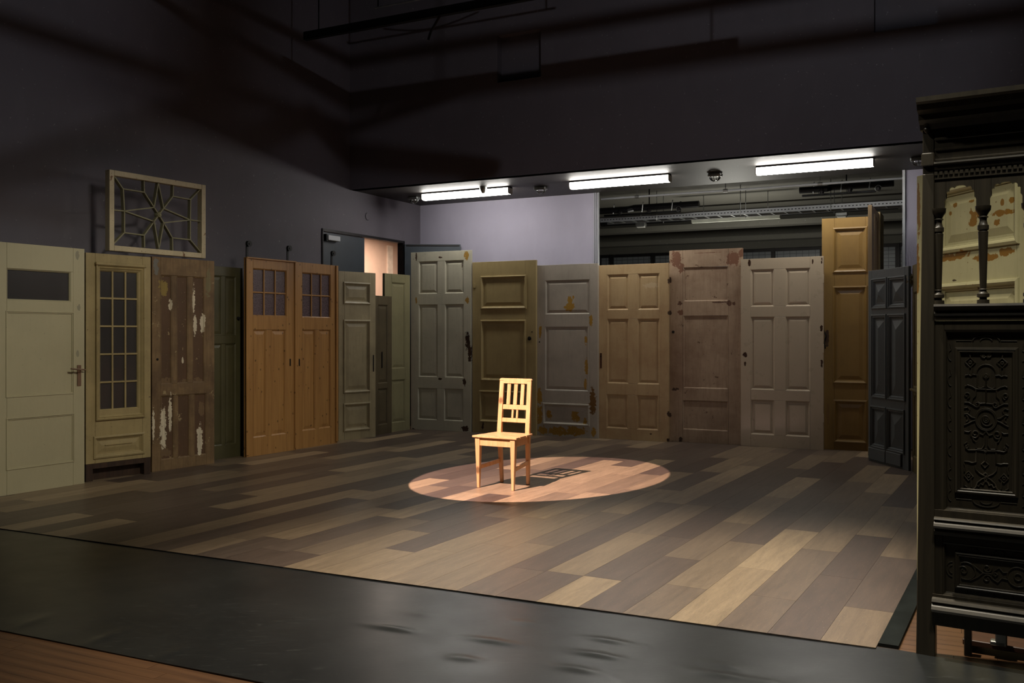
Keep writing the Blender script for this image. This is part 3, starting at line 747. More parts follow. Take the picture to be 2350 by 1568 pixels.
# 6 7 8 grey-green group in the corner
r6, p6, m6, z6 = make_door('panel_door', 'narrow cream-grey door with worn paint right of the orange pine pair', (777, 1012), (862, 1003), (621, 628),
    [(652, 695, [(791, 847)], 'bolection'), (738, 898, [(791, 847)], 'bolection'), (928, 985, [(791, 847)], 'bolection')],
    srgb(166, 154, 122), srgb(80, 70, 52), chips=.02, stains=.4)
slot(r6, p6, 857, 834, .018, .22, 'lock_slot')
r7, p7, m7, z7 = make_door('panel_door', 'short dark brown-grey door in the narrow gap beside the cream-grey door', (861, 1000), (899, 993), (678, 681),
    [(700, 880, [(868, 890)], 'ovolo'), (892, 975, [(868, 890)], 'ovolo')], srgb(92, 82, 62), brown, chips=.05, stains=.5)
slot(r7, p7, 877, 826, .022, .22, 'lock_slot')
r8, p8, m8, z8 = make_door('panel_door', 'narrow sage green-grey door standing before the dark doorway', (883, 994), (941, 986), (627, 632),
    [(649, 846, [(899, 930)], 'ovolo'), (872, 970, [(899, 930)], 'ovolo')], srgb(136, 130, 98), srgb(80, 75, 55), chips=0, stains=.3)

# 9 tall pale six panel door
r9, p9, m9, z9 = make_door('panel_door', 'tall pale grey six-panel door with chipped rail ends, before the dark open door leaf', (943, 985), (1081, 992), (577, 577),
    [(599, 674, [(961, 1004), (1021, 1064)]), (699, 866, [(961, 1004), (1021, 1064)]), (892, 965, [(959, 1003), (1019, 1063)])],
    srgb(190, 186, 166), brown, chips=.01, stains=.25,
    patches=[(1070, 586, 5, 10, ochre), (955, 590, 2, 8, brown), (1010, 591, 4, 2, brown), (1072, 690, 4, 9, ochre), (955, 689, 2, 7, ochre), (1073, 785, 5, 22, srgb(58, 40, 30)), (1078, 810, 4, 20, srgb(58, 40, 30)),
             (1066, 876, 4, 9, brown), (1010, 870, 5, 2, brown), (1067, 984, 8, 6, brown), (1060, 612, 1, 8, brown), (947, 988, 7, 5, brown)])
s_, z_ = p9.pt(1073, 766); MB().tube([(s_-.03, -.006, z_+.02), (s_+.02, -.012, z_+.03), (s_+.03, -.012, z_-.01), (s_-.01, -.01, z_-.03)], .006, 6).build('broken_latch', M['steel'], r9)
# 10 olive cream
r10, p10, m10, z10 = make_door('panel_door', 'olive-cream three-panel door behind the chair, left of the peeling one', (1084, 992), (1230, 1000), (601, 598),
    [(636, 706, [(1106, 1205)], 'bolection'), (738, 872, [(1106, 1204)], 'bolection'), (901, 968, [(1103, 1203)], 'bolection')],
    srgb(166, 148, 104), srgb(100, 80, 50), chips=.0, stains=.25, patches=[(1108, 978, 3, 8, brown)])
knob(r10, p10, 1215, 777, .022, 'knob_hole_plate', M['iron'], .008); slot(r10, p10, 1221, 762, .012, .02); 
slot(r10, p10, 1089, 656, .03, .06, 'hinge', m10, .008)
# 11 peeling grey
oc = srgb(168, 130, 54)
r11, p11, m11, z11 = make_door('panel_door', 'grey-white three-panel door with big ochre peeled patches along its foot', (1231, 999), (1372, 1007), (608, 606),
    [(643, 721, [(1252, 1353)], 'ovolo'), (750, 897, [(1251, 1350)], 'ovolo'), (930, 973, [(1249, 1350)], 'bolection')],
    srgb(178, 170, 156), oc, chips=.0, stains=.25,
    patches=[(1308, 704, 12, 10, oc), (1308, 690, 5, 10, oc), (1356, 735, 4, 12, oc), (1344, 782, 3, 10, oc), (1345, 842, 4, 18, oc), (1240, 762, 3, 16, oc), (1343, 880, 3, 12, oc),
             (1360, 922, 8, 28, srgb(112, 80, 38)), (1238, 910, 6, 18, oc), (1237, 950, 7, 22, oc), (1260, 953, 6, 10, oc), (1321, 957, 9, 11, oc), (1246, 988, 12, 8, oc),
             (1279, 990, 22, 8, oc), (1320, 990, 24, 9, oc), (1362, 992, 5, 10, oc), (1342, 968, 4, 7, oc), (1315, 683, 2, 4, oc)])
slot(r11, p11, 1238, 785, .014, .02)
# 12 cream six panel
r12, p12, m12, z12 = make_door('panel_door', 'cream six-panel door with a rusty long lock plate at its left edge', (1373, 1006), (1534, 1015), (608, 605),
    [(629, 711, [(1394, 1442), (1464, 1513)]), (732, 881, [(1394, 1442), (1463, 1513)]), (907, 985, [(1392, 1440), (1462, 1510)])],
    srgb(196, 170, 128), brown, chips=-.01, stains=.35, style='chamfer', dirt=srgb(160, 124, 88), patches=[(1493, 996, 3, 2, brown), (1535, 645, 3, 6, brown), (1535, 718, 3, 5, brown), (1534, 950, 3, 6, brown), (1493, 655, 16, 7, srgb(206, 184, 146)), (1533, 1010, 4, 3, brown)])
lp = slot(r12, p12, 1379, 828, .028, .20, 'lock_plate', plain('rusty_plate', srgb(84, 52, 34), .6, .3))
knob(r12, p12, 1379, 818, .008, 'keyhole', M['black_metal'], .006)
# 13 tall stripped pinkish
pk = srgb(122, 84, 62)
r13, p13, m13, z13 = make_door('panel_door', 'tallest pinkish-grey stripped door with brown worn top corners', (1536, 1013), (1704, 1022), (574, 571),
    [(613, 691, [(1569, 1671)], 'flat'), (725, 892, [(1569, 1671)], 'flat'), (921, 988, [(1567, 1670)], 'flat')],
    srgb(176, 152, 126), srgb(110, 84, 62), chips=.06, rough=.6, stains=.5, grain=.25, dirt=srgb(132, 104, 82),
    patches=[(1552, 595, 14, 18, pk), (1563, 615, 8, 10, pk), (1682, 594, 14, 16, pk), (1702, 580, 6, 10, pk), (1561, 696, 5, 5, srgb(92, 60, 42)), (1673, 696, 5, 6, srgb(92, 60, 42)), (1685, 696, 4, 4, srgb(92, 60, 42)),
             (1562, 717, 6, 6, pk), (1650, 694, 18, 2, srgb(84, 56, 40)), (1625, 580, 30, 2, pk), (1549, 894, 9, 4, brown), (1538, 643, 3, 7, brown), (1538, 717, 3, 6, brown), (1537, 953, 3, 6, brown), (1562, 1009, 5, 6, brown)],
    joint=.0025)
knob(r13, p13, 1545, 762, .014, 'keyhole_escutcheon', M['iron'], .006)
# 14 white gloss six panel
r14, p14, m14, z14 = make_door('panel_door', 'glossy clean white six-panel door, broadest of the back row', (1700, 1023), (1890, 1034), (595, 588),
    [(617, 703, [(1723, 1776), (1803, 1859)]), (727, 896, [(1723, 1777), (1803, 1859)]), (920, 1000, [(1723, 1777), (1803, 1858)])],
    srgb(190, 174, 150), srgb(74, 54, 40), chips=-.04, rough=.30, stains=.08, coatn=.5, style='chamfer',
    patches=[(1720, 603, 3, 9, brown), (1865, 600, 2, 7, brown), (1886, 601, 2, 8, brown), (1709, 815, 5, 6, srgb(60, 38, 30)), (1710, 835, 2, 4, brown), (1885, 753, 3, 7, brown), (1886, 835, 3, 9, brown)])
for py in (640, 800, 960): slot(r14, p14, 1889, py, .02, .10, 'hinge', m14, .004)
# 15 golden tall
r15, p15, m15, z15 = make_door('panel_door', 'very tall golden ochre three-panel door right of the white door', (1886, 1031), (1996, 1036.5), (502, 497),
    [(526, 622, [(1915, 1986)], 'bolection'), (661, 877, [(1915, 1986)], 'bolection'), (922, 1013, [(1917, 1986)], 'bolection')],
    srgb(138, 110, 60), srgb(84, 58, 32), chips=0, stains=.22, dirt=srgb(108, 80, 42), patches=[(1898, 775, 4, 18, srgb(70, 48, 32)), (1900, 950, 3, 25, srgb(130, 100, 60))])
s_, z_ = p15.pt(1894, 777); MB().tube([(s_-.02, -.008, z_+.1), (s_+.01, -.016, z_+.03), (s_-.01, -.016, z_-.04), (s_, -.008, z_-.12)], .008, 6).build('torn_latch', M['iron'], r15)
# 16 two tall cream leaves, nearly edge on
m16 = paint('cream_edge_paint', srgb(168, 142, 104), srgb(120, 92, 52), .02, .5)
r16, p16, m16, z16 = make_door('panel_door', 'tall narrow beige door seen nearly edge-on above the blue-grey door', (2001, 1046), (2019, 1025), (474, 489),
    [(500, 640, [(2006, 2015)], 'bolection'), (700, 960, [(2006, 2015)], 'bolection')], None, mat=m16)
r16b, p16b, m16b, z16b = make_door('panel_door', 'second tall olive-beige door edge-on, just right of the beige one', (2020, 1024), (2028, 1015), (489, 493),
    [(510, 960, [(2022.5, 2026)], 'flat')], srgb(140, 122, 78), brown, chips=.02)
# 17 blue-grey door with pyramid panels
r17, p17, m17, z17 = make_door('panel_door', 'blue-grey door with six pyramid panels, angled at the right end of the row', (1993, 1057), (2085, 1081), (624, 609),
    [(641, 703, [(2003, 2033), (2041, 2076)], 'pyramid'), (726, 912, [(2003, 2032), (2040, 2075)], 'pyramid'), (941, 1030, [(2001, 2031), (2038, 2073)], 'pyramid')],
    srgb(86, 92, 94), srgb(50, 50, 48), chips=-.04, rough=.42, stains=.15, t=.028)
s_, _ = p17.pt(2001, 800); s2, _ = p17.pt(2070, 800); sm = (s_+s2)/2
MB().box(.02, sm-.004, -.016, 0, .02, .15).box(sm+.004, p17.len-.12, -.016, 0, .02, .15).build('kick_board', m17, r17, .006)
# 18 olive cupboard front beside it
r18, p18, m18, z18 = make_door('cupboard_front', 'olive-brown carved cupboard front between the blue-grey door and the dark panel', (2094, 1081), (2126, 1108), (610, 596),
    [(668, 892, [(2096, 2116)], 'flat'), (912, 1058, [(2096, 2116)], 'flat')], srgb(98, 86, 52), brown, chips=.02, t=.04, cat='cupboard')
s_, z_ = p18.pt(2092, 893); MB().box(0, p18.len, -.03, 0, z_-.012, z_+.012).build('ledge', m18, r18, .005)
s_, z_ = p18.pt(2093, 640); MB().lathe([(.001, .06), (.02, .05), (.034, .02), (.03, -.01), (.036, -.03), (.022, -.07), (.008, -.1), (.001, -.1)], (s_, -.02, z_), 10).build('carved_bracket', m18, r18, smooth=True)

# 19 the large peeling door behind the dark panel
A19 = Vector((ray(2104)*5.22, 5.22, 0)); B19 = A19 + Vector((.15, -.9887, 0))*1.03
def proj(p, z): return (CX + F*p.x/p.y, HZ + F*(H-z)/p.y)
bl19 = proj(A19, ZF*0); br19 = proj(B19, 0)
och2 = srgb(128, 92, 34)
r19, p19, m19, z19 = make_door('panel_door', 'large pale green-cream door with peeling ochre patches behind the carved dark panel', bl19, br19, (404, 404-85),
    [(425, 562, [(2161, 2333)], 'bolection'), (655, 1100, [(2161, 2333)], 'bolection'), (1160, 1320, [(2161, 2333)], 'bolection')],
    srgb(172, 166, 128), och2, chips=.02, stains=.25, t=.045, xm=2247,
    patches=[(2232, 500, 10, 22, och2), (2300, 488, 26, 12, och2), (2285, 510, 8, 10, och2), (2318, 458, 5, 8, och2), (2178, 592, 28, 11, och2), (2205, 585, 20, 12, och2), (2262, 590, 30, 12, och2), (2310, 578, 20, 12, och2), (2178, 490, 4, 6, och2),
             (2190, 470, 5, 6, och2), (2226, 462, 8, 6, och2), (2243, 492, 7, 8, och2), (2108, 480, 4, 60, srgb(130, 100, 50)), (2106, 620, 4, 60, och2), (2298, 465, 4, 9, och2), (2190, 644, 5, 3, srgb(70, 60, 45)), (2244, 668, 3, 9, srgb(60, 45, 35))])

# ------------------------------------------------------------ spotlit chair
def chair():
    FL, FR, RL, RR = ground(1097, 1119), ground(1181, 1127), ground(1150, 1107), ground(1214, 1113)
    c = (FL+FR+RL+RR)/4; d = (FR-FL) + (RR-RL)*.6; rot = math.atan2(d.y, d.x)
    inv = Matrix.Rotation(-rot, 3, 'Z')
    fl, fr_, rl, rr = [inv @ (p-c) for p in (FL, FR, RL, RR)]
    m = wood('pale_honey_wood', srgb(212, 170, 124), srgb(184, 138, 90), .38, knots=5, contrast=.8)
    t = thing('wooden_chair', 'honey coloured wooden chair with slatted back standing alone in the spotlight', 'chair', c, rot)
    SH = .468
    wf, wr = .205, .170; yf = (fl.y+fr_.y)/2 - .004; yr = (rl.y+rr.y)/2
    cxf = (fl.x+fr_.x)/2; cxr = (rl.x+rr.x)/2
    def leg(x0, y0, w0, x1, y1, w1, z0, z1, name='leg', d0=None, d1=None):
        d0 = d0 or w0; d1 = d1 or w1
        return MB().hexa([(x0-w0/2, y0-d0/2, z0), (x0+w0/2, y0-d0/2, z0), (x0+w0/2, y0+d0/2, z0), (x0-w0/2, y0+d0/2, z0)],
                  [(x1-w1/2, y1-d1/2, z1), (x1+w1/2, y1-d1/2, z1), (x1+w1/2, y1+d1/2, z1), (x1-w1/2, y1+d1/2, z1)]).build(name, m, t, .003)
    xt = [cxf-wf+.024, cxf+wf-.024]
    for sx, x, foot in ((-1, xt[0], fl), (1, xt[1], fr_)):
        leg(x + (.002 if sx < 0 else -.006), yf, .024, x, yf, .049, 0, SH-.02)
    # rear legs: foot splays back, upright leans back, one continuous piece each
    for sx in (-1, 1):
        xs = cxr + sx*(wr-.022); yb = yr; ys = yr-.022; ytop = yr+.038
        pr = [(xs-sx*.010, yb, .028, .028, 0), (xs, ys, .042, .036, .43), (xs, ys+.002, .044, .036, .50), (xs-sx*.003-.010, ytop, .044, .026, .942)]
        mb = MB(); vs = []; fs = []
        for x, y, a, b, z in pr: vs += [(x-a/2, y-b/2, z), (x+a/2, y-b/2, z), (x+a/2, y+b/2, z), (x-a/2, y+b/2, z)]
        for k in range(3):
            for j in range(4):
                a = 4*k+j; b = 4*k+(j+1) % 4; fs.append((a, b, b+4, a+4))
        fs += [(3,2,1,0), (12,13,14,15)]; mb.add(vs, fs).build('leg', m, t, .003)
    def yat(z): return yr-.020 + .058*(z-.50)/.455
    xl, xr = cxr-(wr-.044), cxr+(wr-.044)
    def rail(z0, z1, x0, x1, name, th=.022):
        y0, y1 = yat(z0), yat(z1)
        MB().hexa([(x0, y0-th/2, z0), (x1, y0-th/2, z0), (x1, y0+th/2, z0), (x0, y0+th/2, z0)],
                  [(x0, y1-th/2, z1), (x1, y1-th/2, z1), (x1, y1+th/2, z1), (x0, y1+th/2, z1)]).build(name, m, t, .003)
    # top rail with rounded ends
    y0, y1 = yat(.925), yat(.978)
    poly = [(cxr-wr+.002, .942), (cxr-wr+.002, .953), (cxr-wr+.014, .963), (cxr+wr-.014, .963), (cxr+wr-.002, .953), (cxr+wr-.002, .942), (xr, .942), (xr, .915), (xl, .915), (xl, .942)]
    poly = [(x-.010, z) for x, z in poly]
    vs = [(x, yat(z)-.0135, z) for x, z in poly] + [(x, yat(z)+.0135, z) for x, z in poly]; n = len(poly)
    MB().add(vs, [tuple(range(n)), tuple(reversed(range(n, 2*n)))] + [(i+n, (i+1) % n+n, (i+1) % n, i) for i in range(n)]).build('top_rail', m, t, .002)
    rail(.678, .722, xl, xr, 'back_rail'); rail(.562, .600, xl, xr, 'back_rail')
    wi = xr-xl
    for f_ in (.215, .5, .785): rail(.722, .916, -.004+xl+wi*f_-.019, -.004+xl+wi*f_+.019, 'slat', .014)
    for f_ in (.41, .60): rail(.600, .678, xl+wi*f_-.010, xl+wi*f_+.010, 'slat', .014)
    # seat boards run side to side, each end a little different
    y0, y1 = yf-.036, yr-.004; nb = 5
    for i in range(nb):
        a, b = y0+(y1-y0)*i/nb, y0+(y1-y0)*(i+1)/nb
        ha = .228 + (.188-.228)*i/nb; hb = .228 + (.188-.228)*(i+1)/nb; ca = cxf+(cxr-cxf)*i/nb; cb = cxf+(cxr-cxf)*(i+1)/nb
        e = [.0, .003, -.002, .004, 0][i]; z0, z1 = SH-.018, SH+[0, .0006, -.0004, .0005, 0][i]
        g = .0006
        MB().hexa([(ca-ha, a+g, z0), (ca+ha+e, a+g, z0), (cb+hb+e, b-g, z0), (cb-hb, b-g, z0)], [(ca-ha, a+g, z1), (ca+ha+e, a+g, z1), (cb+hb+e, b-g, z1), (cb-hb, b-g, z1)]).build('seat_board', m, t, .003)
    MB().box(xt[0]+.022, xt[1]-.022, yf-.014, yf+.006, SH-.090, SH-.030).build('apron', m, t, .002)
    MB().box(xl, xr, yr-.03, yr-.012, SH-.085, SH-.020).build('apron', m, t, .002)
    for sx in (0, 1):
        xa = xt[sx]; xb = cxr + (-1, 1)[sx]*(wr-.022); ya, yb = yf+.022, yr-.038
        MB().hexa([(xa-.009, ya, SH-.088), (xa+.009, ya, SH-.088), (xb+.009, yb, SH-.088), (xb-.009, yb, SH-.088)],
                  [(xa-.009, ya, SH-.019), (xa+.009, ya, SH-.019), (xb+.009, yb, SH-.019), (xb-.009, yb, SH-.019)]).build('apron', m, t, .002)
        MB().hexa([(xa-.008, ya-.008, .165), (xa+.008, ya-.008, .165), (xb+.008, yb+.01, .185), (xb-.008, yb+.01, .185)],
                  [(xa-.008, ya-.008, .200), (xa+.008, ya-.008, .200), (xb+.008, yb+.01, .225), (xb-.008, yb+.01, .225)]).build('stretcher', m, t, .002)
chair()

# ------------------------------------------------------------ carved dark panel at the right
def carved():
    A = Vector((ray(2104)*4.05, 4.05, 0)); d = Vector((.843, -.537, 0)).normalized(); pl = Plane2(A, A+d)
    base = ZF
    dk = wood('black_stained_oak', srgb(56, 50, 38), srgb(38, 34, 26), .44, contrast=1)
    root = thing('carved_oak_panel', 'tall dark carved wooden cupboard front with arcade and turned columns, in the right foreground', 'cupboard', (A.x, A.y, 0), pl.rot)
    def X(px): return pl.s_of(px)
    def Z(px, py): return pl.pt(px, py)[1]
    xp0, xp1 = X(2108), X(2144); WT = .92
    # posts
    MB().hexa([(X(2102), .0, base), (X(2146), .0, base), (X(2146), .05, base), (X(2102), .05, base)], [(X(2117), 0, Z(2120, 400)), (xp1, 0, Z(2120, 400)), (xp1, .05, Z(2120, 400)), (X(2117), .05, Z(2120, 400))]).build('post', dk, root, .003)
    MB().hexa([(X(2117), .004, Z(2120, 400)), (xp1, .004, Z(2120, 400)), (xp1, .05, Z(2120, 400)), (X(2117), .05, Z(2120, 400))], [(X(2117), .004, Z(2120, 240)), (xp1, .004, Z(2120, 240)), (xp1, .05, Z(2120, 240)), (X(2117), .05, Z(2120, 240))]).build('post', dk, root, .003)
    zc0, zc1 = Z(2130, 382), Z(2130, 352)
    MB().box(X(2117)-.003, xp1+.002, -.014, .05, zc0, zc1).build('post_block', dk, root, .004)
    MB().box(WT-.05, WT, 0, .05, base, Z(2120, 240)).build('post', dk, root, .003)
    MB().lathe([(.001, .03), (.012, .026), (.016, .010), (.010, 0), (.014, -.012), (.008, -.024), (.001, -.03)], (X(2128), -.010, Z(2128, 292)), 12).build('carved_boss', dk, root, smooth=True)
    x0, x1 = xp1+.001, WT-.051
    # cornice
    zt = Z(2115, 236); f = X(2112)
    MB().extrude_x([(.05, zt), (-.11, zt), (-.11, zt-.02), (-.095, zt-.028), (-.085, zt-.05), (-.05, zt-.062), (-.045, zt-.085), (-.02, zt-.10), (-.006, zt-.12), (.05, zt-.12)], f, WT).build('cornice', dk, root)
    zf1, zf0 = zt-.12, Z(2150, 373)
    MB().box(x0, x1, .006, .045, zf0, zf1-.001).build('frieze', dk, root)
    for k in range(3):
        z_ = zf1 - .05 - k*.045
        MB().box(x0, x1, -.004+.002*k, .006, z_, z_+.012).build('frieze_moulding', dk, root, .003)
    zl0 = Z(2150, 412)
    MB().extrude_x([(.045, zf0), (-.016, zf0), (-.018, zf0-.008), (-.008, zf0-.014), (-.006, zf0-.03), (.002, zf0-.036), (.002, zl0), (.045, zl0)], x0, x1).build('lintel', dk, root)
    dm = MB(); nden = 40
    for k in range(nden):
        xx = x0 + (x1-x0)*k/nden; dm.box(xx, xx+(x1-x0)/nden*.6, -.004, .003, zf0-.055, zf0-.040)
    tag(dm.build('dentil_row', dk, root), kind='stuff')
    # arcade: four bays with scalloped arches
    cols = [X(2152), X(2255), X(2362), X(2474), None]; cols[4] = x1-.01
    zs = Z(2255, 476); ztopa = Z(2200, 424)
    for b in range(4):
        a, c = cols[b], cols[b+1]; n = 96; w_ = c-a; cx_ = (a+c)/2; hw = w_/2-.024
        low = []
        for k in range(n+1):
            th = math.pi*(1-k/n); lobe = 1 + .10*(abs(math.sin(th*6.5+.78))**.6 - 1)
            cc, ss = math.cos(th), math.sin(th)
            low.append((cx_ + math.copysign(abs(cc)**.62, cc)*hw*lobe, zs + abs(ss)**.62*(ztopa-zs)*lobe))
        xa, xb = (x0 if b == 0 else a), (x1 if b == 3 else c)
        vs = []; fs = []
        top = zl0
        pts = [(xa, zs)] + low + [(xb, zs)]
        for (x, z) in pts: vs += [(x, .008, z), (x, .008, top), (x, .030, z), (x, .030, top)]
        for k in range(len(pts)-1):
            i, j = 4*k, 4*k+4
            fs += [(i, j, j+1, i+1), (i+3, j+3, j+2, i+2), (i+2, j+2, j, i)]
        fs += [(0, 1, 3, 2), (4*len(pts)-4, 4*len(pts)-2, 4*len(pts)-1, 4*len(pts)-3)]
        MB().add(vs, fs).build('arch', dk, root)
    zb = Z(2255, 697)
    hcol = zs+.008-zb
    prof = [(.024, 0), (.024, .03), (.015, .032), (.014, .045), (.024, .052), (.024, .075), (.017, .085), (.012, .10), (.018, .108), (.012, .116), (.0125, .12)]
    prof = [(r, h*.55) for r, h in prof] + [(.013, .07), (.019, hcol*.70), (.020, hcol*.735), (.016, hcol*.745), (.022, hcol*.76), (.022, hcol*.80), (.018, hcol*.81), (.014, hcol*.85), (.015, hcol*.875), (.021, hcol*.885), (.015, hcol*.90), (.022, hcol*.93), (.029, hcol*.955), (.031, hcol)]
    for k, cx_ in enumerate(cols):
        MB().lathe(prof, (cx_, .02, zb), 20).build('turned_column', dk, root, smooth=True)
    # sill, upper frame
    z1 = zb; z0 = Z(2200, 736)
    MB().extrude_x([(.05, z1), (-.022, z1), (-.026, z1-.010), (-.020, z1-.024), (-.006, z1-.03), (-.010, z1-.040), (-.002, z1-.05), (-.002, z0), (.05, z0)], x0, x1).build('sill_rail', dk, root)
    zp1, zp0 = Z(2176, 758), Z(2176, 1172)
    px_l = X(2166); px_r = X(2362); g2 = px_r + .055; px_r2 = g2 + (px_r-px_l)
    MB().box(x0, px_l, .006, .04, zp0, z0-.001).build('stile', dk, root, .002); MB().box(px_r, g2, .006, .04, zp0, z0-.001).build('stile', dk, root, .002)
    if px_r2 < x1: MB().box(px_r2, x1, .006, .04, zp0, z0-.001).build('stile', dk, root, .002)
    MB().box(px_l, px_r, .006, .04, zp1, z0-.001).build('rail', dk, root, .002); MB().box(g2, px_r2, .006, .04, zp1, z0-.001).build('rail', dk, root, .002)
    def spiral(cx_, cz_, r, turns=1.4, start=0, sgn=1, n=22):
        return [(cx_ + r*(1-.75*k/n)*math.cos(start+sgn*2*math.pi*turns*k/n), cz_ + r*(1-.75*k/n)*math.sin(start+sgn*2*math.pi*turns*k/n)) for k in range(n+1)]
    def arc(cx_, cz_, r, a0, a1, n=14): return [(cx_+r*math.cos(R(a0+(a1-a0)*k/n)), cz_+r*math.sin(R(a0+(a1-a0)*k/n))) for k in range(n+1)]
    def curves_main():
        L = []     # unit: x in -1..1 (half width), z in px of the zoom: 200 (top) .. 1390 (bottom), half width 200
        def P(l): L.append([((x-455)/200, z) for x, z in l])
        def Mi(l): P(l); P([(910-x, z) for x, z in l])
        Mi([(455, 235), (440, 250), (420, 246)] + spiral(428, 228, 22, 1.1, -1.5, -1, 14))
        Mi([(270, 290), (315, 250), (360, 292), (315, 335), (270, 290)]); Mi(arc(315, 292, 12, 0, 360, 10)); Mi([(315, 250), (310, 215), (295, 205)]); Mi([(300, 335), (300, 395), (285, 400)]); Mi([(330, 335), (328, 395)])
        P([(455-88*math.cos(R(a)), 392-84*math.sin(R(a))) for a in range(0, 181, 12)])
        Mi([(270, 405), (300, 398), (320, 408), (340, 396), (375, 400)]); P(arc(455, 400, 24, 180, 0)); P(arc(455, 400, 10, 0, 360, 8))
        Mi([(378, 405), (378, 500), (400, 515), (440, 500), (448, 480)]); Mi([(455, 420), (455, 640)][:2])
        Mi([(270, 500), (290, 488), (330, 500), (365, 520), (455, 522)]); Mi(spiral(285, 575, 30, 1.2, 1.4, -1)); Mi([(365, 520), (362, 580), (335, 605), (330, 640)])
        Mi([(262, 640), (300, 640), (330, 655), (352, 668)] + spiral(375, 652, 26, 1.2, 2.4, -1)); Mi([(375, 628), (400, 645), (455, 640)])
        P(arc(455, 780, 94, 0, 360, 30)); P(arc(455, 780, 84, 0, 360, 26)); P(arc(455, 780, 26, 0, 360, 14)); P(arc(455, 780, 10, 0, 360, 8)); P(spiral(455, 780, 60, 1.0, .5, 1))
        Mi([(360, 770), (330, 765), (290, 735), (262, 740)]); Mi([(360, 790), (330, 800), (290, 822), (262, 835)]); Mi(arc(270, 780, 26, -70, 70)); Mi([(262, 690), (290, 680), (310, 700), (300, 725)])
        Mi([(262, 890), (300, 895), (322, 880)] + spiral(358, 905, 40, 1.3, 2.6, -1)); Mi([(398, 905), (430, 915), (455, 880)]); Mi([(335, 940), (345, 965), (365, 975), (368, 1030)])
        P([(440, 920), (440, 1000), (415, 1035), (375, 1035)]); P([(470, 920), (472, 1000), (495, 1035), (535, 1035)])
        Mi([(368, 1045), (300, 1050), (275, 1035)] + spiral(282, 1020, 18, 1, -1.2, 1, 12)); Mi([(368, 1045), (455, 1050)]); P(arc(450, 1046, 14, 0, 360, 8))
        Mi([(368, 1060), (366, 1150), (330, 1158), (300, 1150), (262, 1150)]); Mi([(285, 980), (262, 1000)]); P([(445, 1070), (450, 1135)]); P([(445, 1140), (475, 1165), (445, 1195), (415, 1165), (445, 1140)])
        Mi([(362, 1180), (365, 1215), (395, 1245), (430, 1262), (455, 1275), (490, 1292), (530, 1325), (545, 1365), (565, 1385)])
        P(arc(450, 1255, 14, 0, 360, 8)); Mi([(262, 1275), (300, 1235), (340, 1278), (300, 1315), (262, 1275)]); Mi(arc(300, 1275, 13, 0, 360, 8)); Mi([(262, 1240), (270, 1200), (262, 1170)]); Mi([(262, 1310), (262, 1360), (285, 1372)]); Mi([(320, 1300), (325, 1370)])
        Mi([(370, 1350), (390, 1362), (405, 1335), (430, 1345), (440, 1320), (455, 1310)]); P(arc(450, 1300, 10, 0, 360, 8))
        return L
    def relief(l, cx_, hw, ztop, zbot, r=.0032, y=.020):
        mb = MB()
        for line in l:
            if len(line) < 2: continue
            mb.tube([(cx_+x*hw, y, ztop+(zbot-ztop)*(z-200)/1190) for x, z in line], r, 5)
        return mb
    L = curves_main()
    for (a, b) in ((px_l, px_r), (g2, px_r2)):
        po = MB().rings(a, b, zp0, zp1, [(0, .004), (.006, .006), (.010, .016), (.012, .022)], back=.036).build('carved_panel', dk, root)
        ia, ib, iz0, iz1 = a+.040, b-.040, zp0+.075, zp1-.072
        MB().rings(ia, ib, iz0, iz1, [(0, .022), (.002, .012), (.010, .010), (.014, .013), (.020, .012), (.024, .020)], cap=False).build('inner_moulding', dk, po)
        cx_ = (ia+ib)/2
        tag(relief(L, cx_, (ib-ia)/2-.034, iz1-.020, iz0+.020).build('strapwork_carving', dk, po, smooth=True), kind='stuff')
        bd = MB()
        for z_ in [zp0 + (zp1-zp0)*k for k in (.08, .2, .33, .47, .60, .72, .86)]:
            for xx, s in ((a+.026, -1), (b-.026, 1)):
                bd.tube([(xx - s*0 + s*.012*math.cos(R(t_)), .021, z_+.022*math.sin(R(t_))) for t_ in range(-90, 91, 15)], .0025, 5)
                bd.tube([(xx, .021, z_+.026), (xx+s*.004, .021, z_+.05)], .002, 5)
        for z_, s in ((zp1-.045, 1), (zp0+.05, -1)):
            bd.tube([(cx_+.05*math.cos(R(t_)), .021, z_+s*.024*math.sin(R(t_))) for t_ in range(0, 181, 12)], .003, 5)
            bd.tube([(cx_+.022*math.cos(R(t_)), .021, z_+s*.012*math.sin(R(t_))) for t_ in range(0, 181, 15)], .0025, 5)
            bd.tube([(a+.045, .021, z_), (cx_-.055, .021, z_)], .002, 5); bd.tube([(b-.045, .021, z_), (cx_+.055, .021, z_)], .002, 5)
        tag(bd.build('border_carving', dk, po, smooth=True), kind='stuff')
    # mid mouldings
    zm1 = zp0; zm0 = Z(2150, 1228)
    MB().extrude_x([(.05, zm1), (-.004, zm1), (-.004, zm1-.030), (-.016, zm1-.034), (-.020, zm1-.040), (-.012, zm1-.048), (-.024, zm1-.056), (-.030, zm1-.066), (-.022, zm1-.076), (-.010, zm1-.080), (-.014, zm1-.090), (-.004, zm1-.098), (.0, zm0), (.05, zm0)], x0, x1).build('middle_moulding', dk, root)
    zq1, zq0 = Z(2165, 1245), Z(2165, 1366)
    qx0, qx1 = X(2163), x1-.06
    MB().box(x0, qx0, .006, .04, zq0, zm0-.001).build('stile', dk, root, .002); MB().box(qx1, x1, .006, .04, zq0, zm0-.001).build('stile', dk, root, .002)
    MB().box(qx0, qx1, .006, .04, zq1, zm0-.001).build('rail', dk, root, .002)
    po = MB().rings(qx0, qx1, zq0, zq1, [(0, .004), (.006, .006), (.010, .018), (.012, .022)], back=.036).build('carved_panel', dk, root)
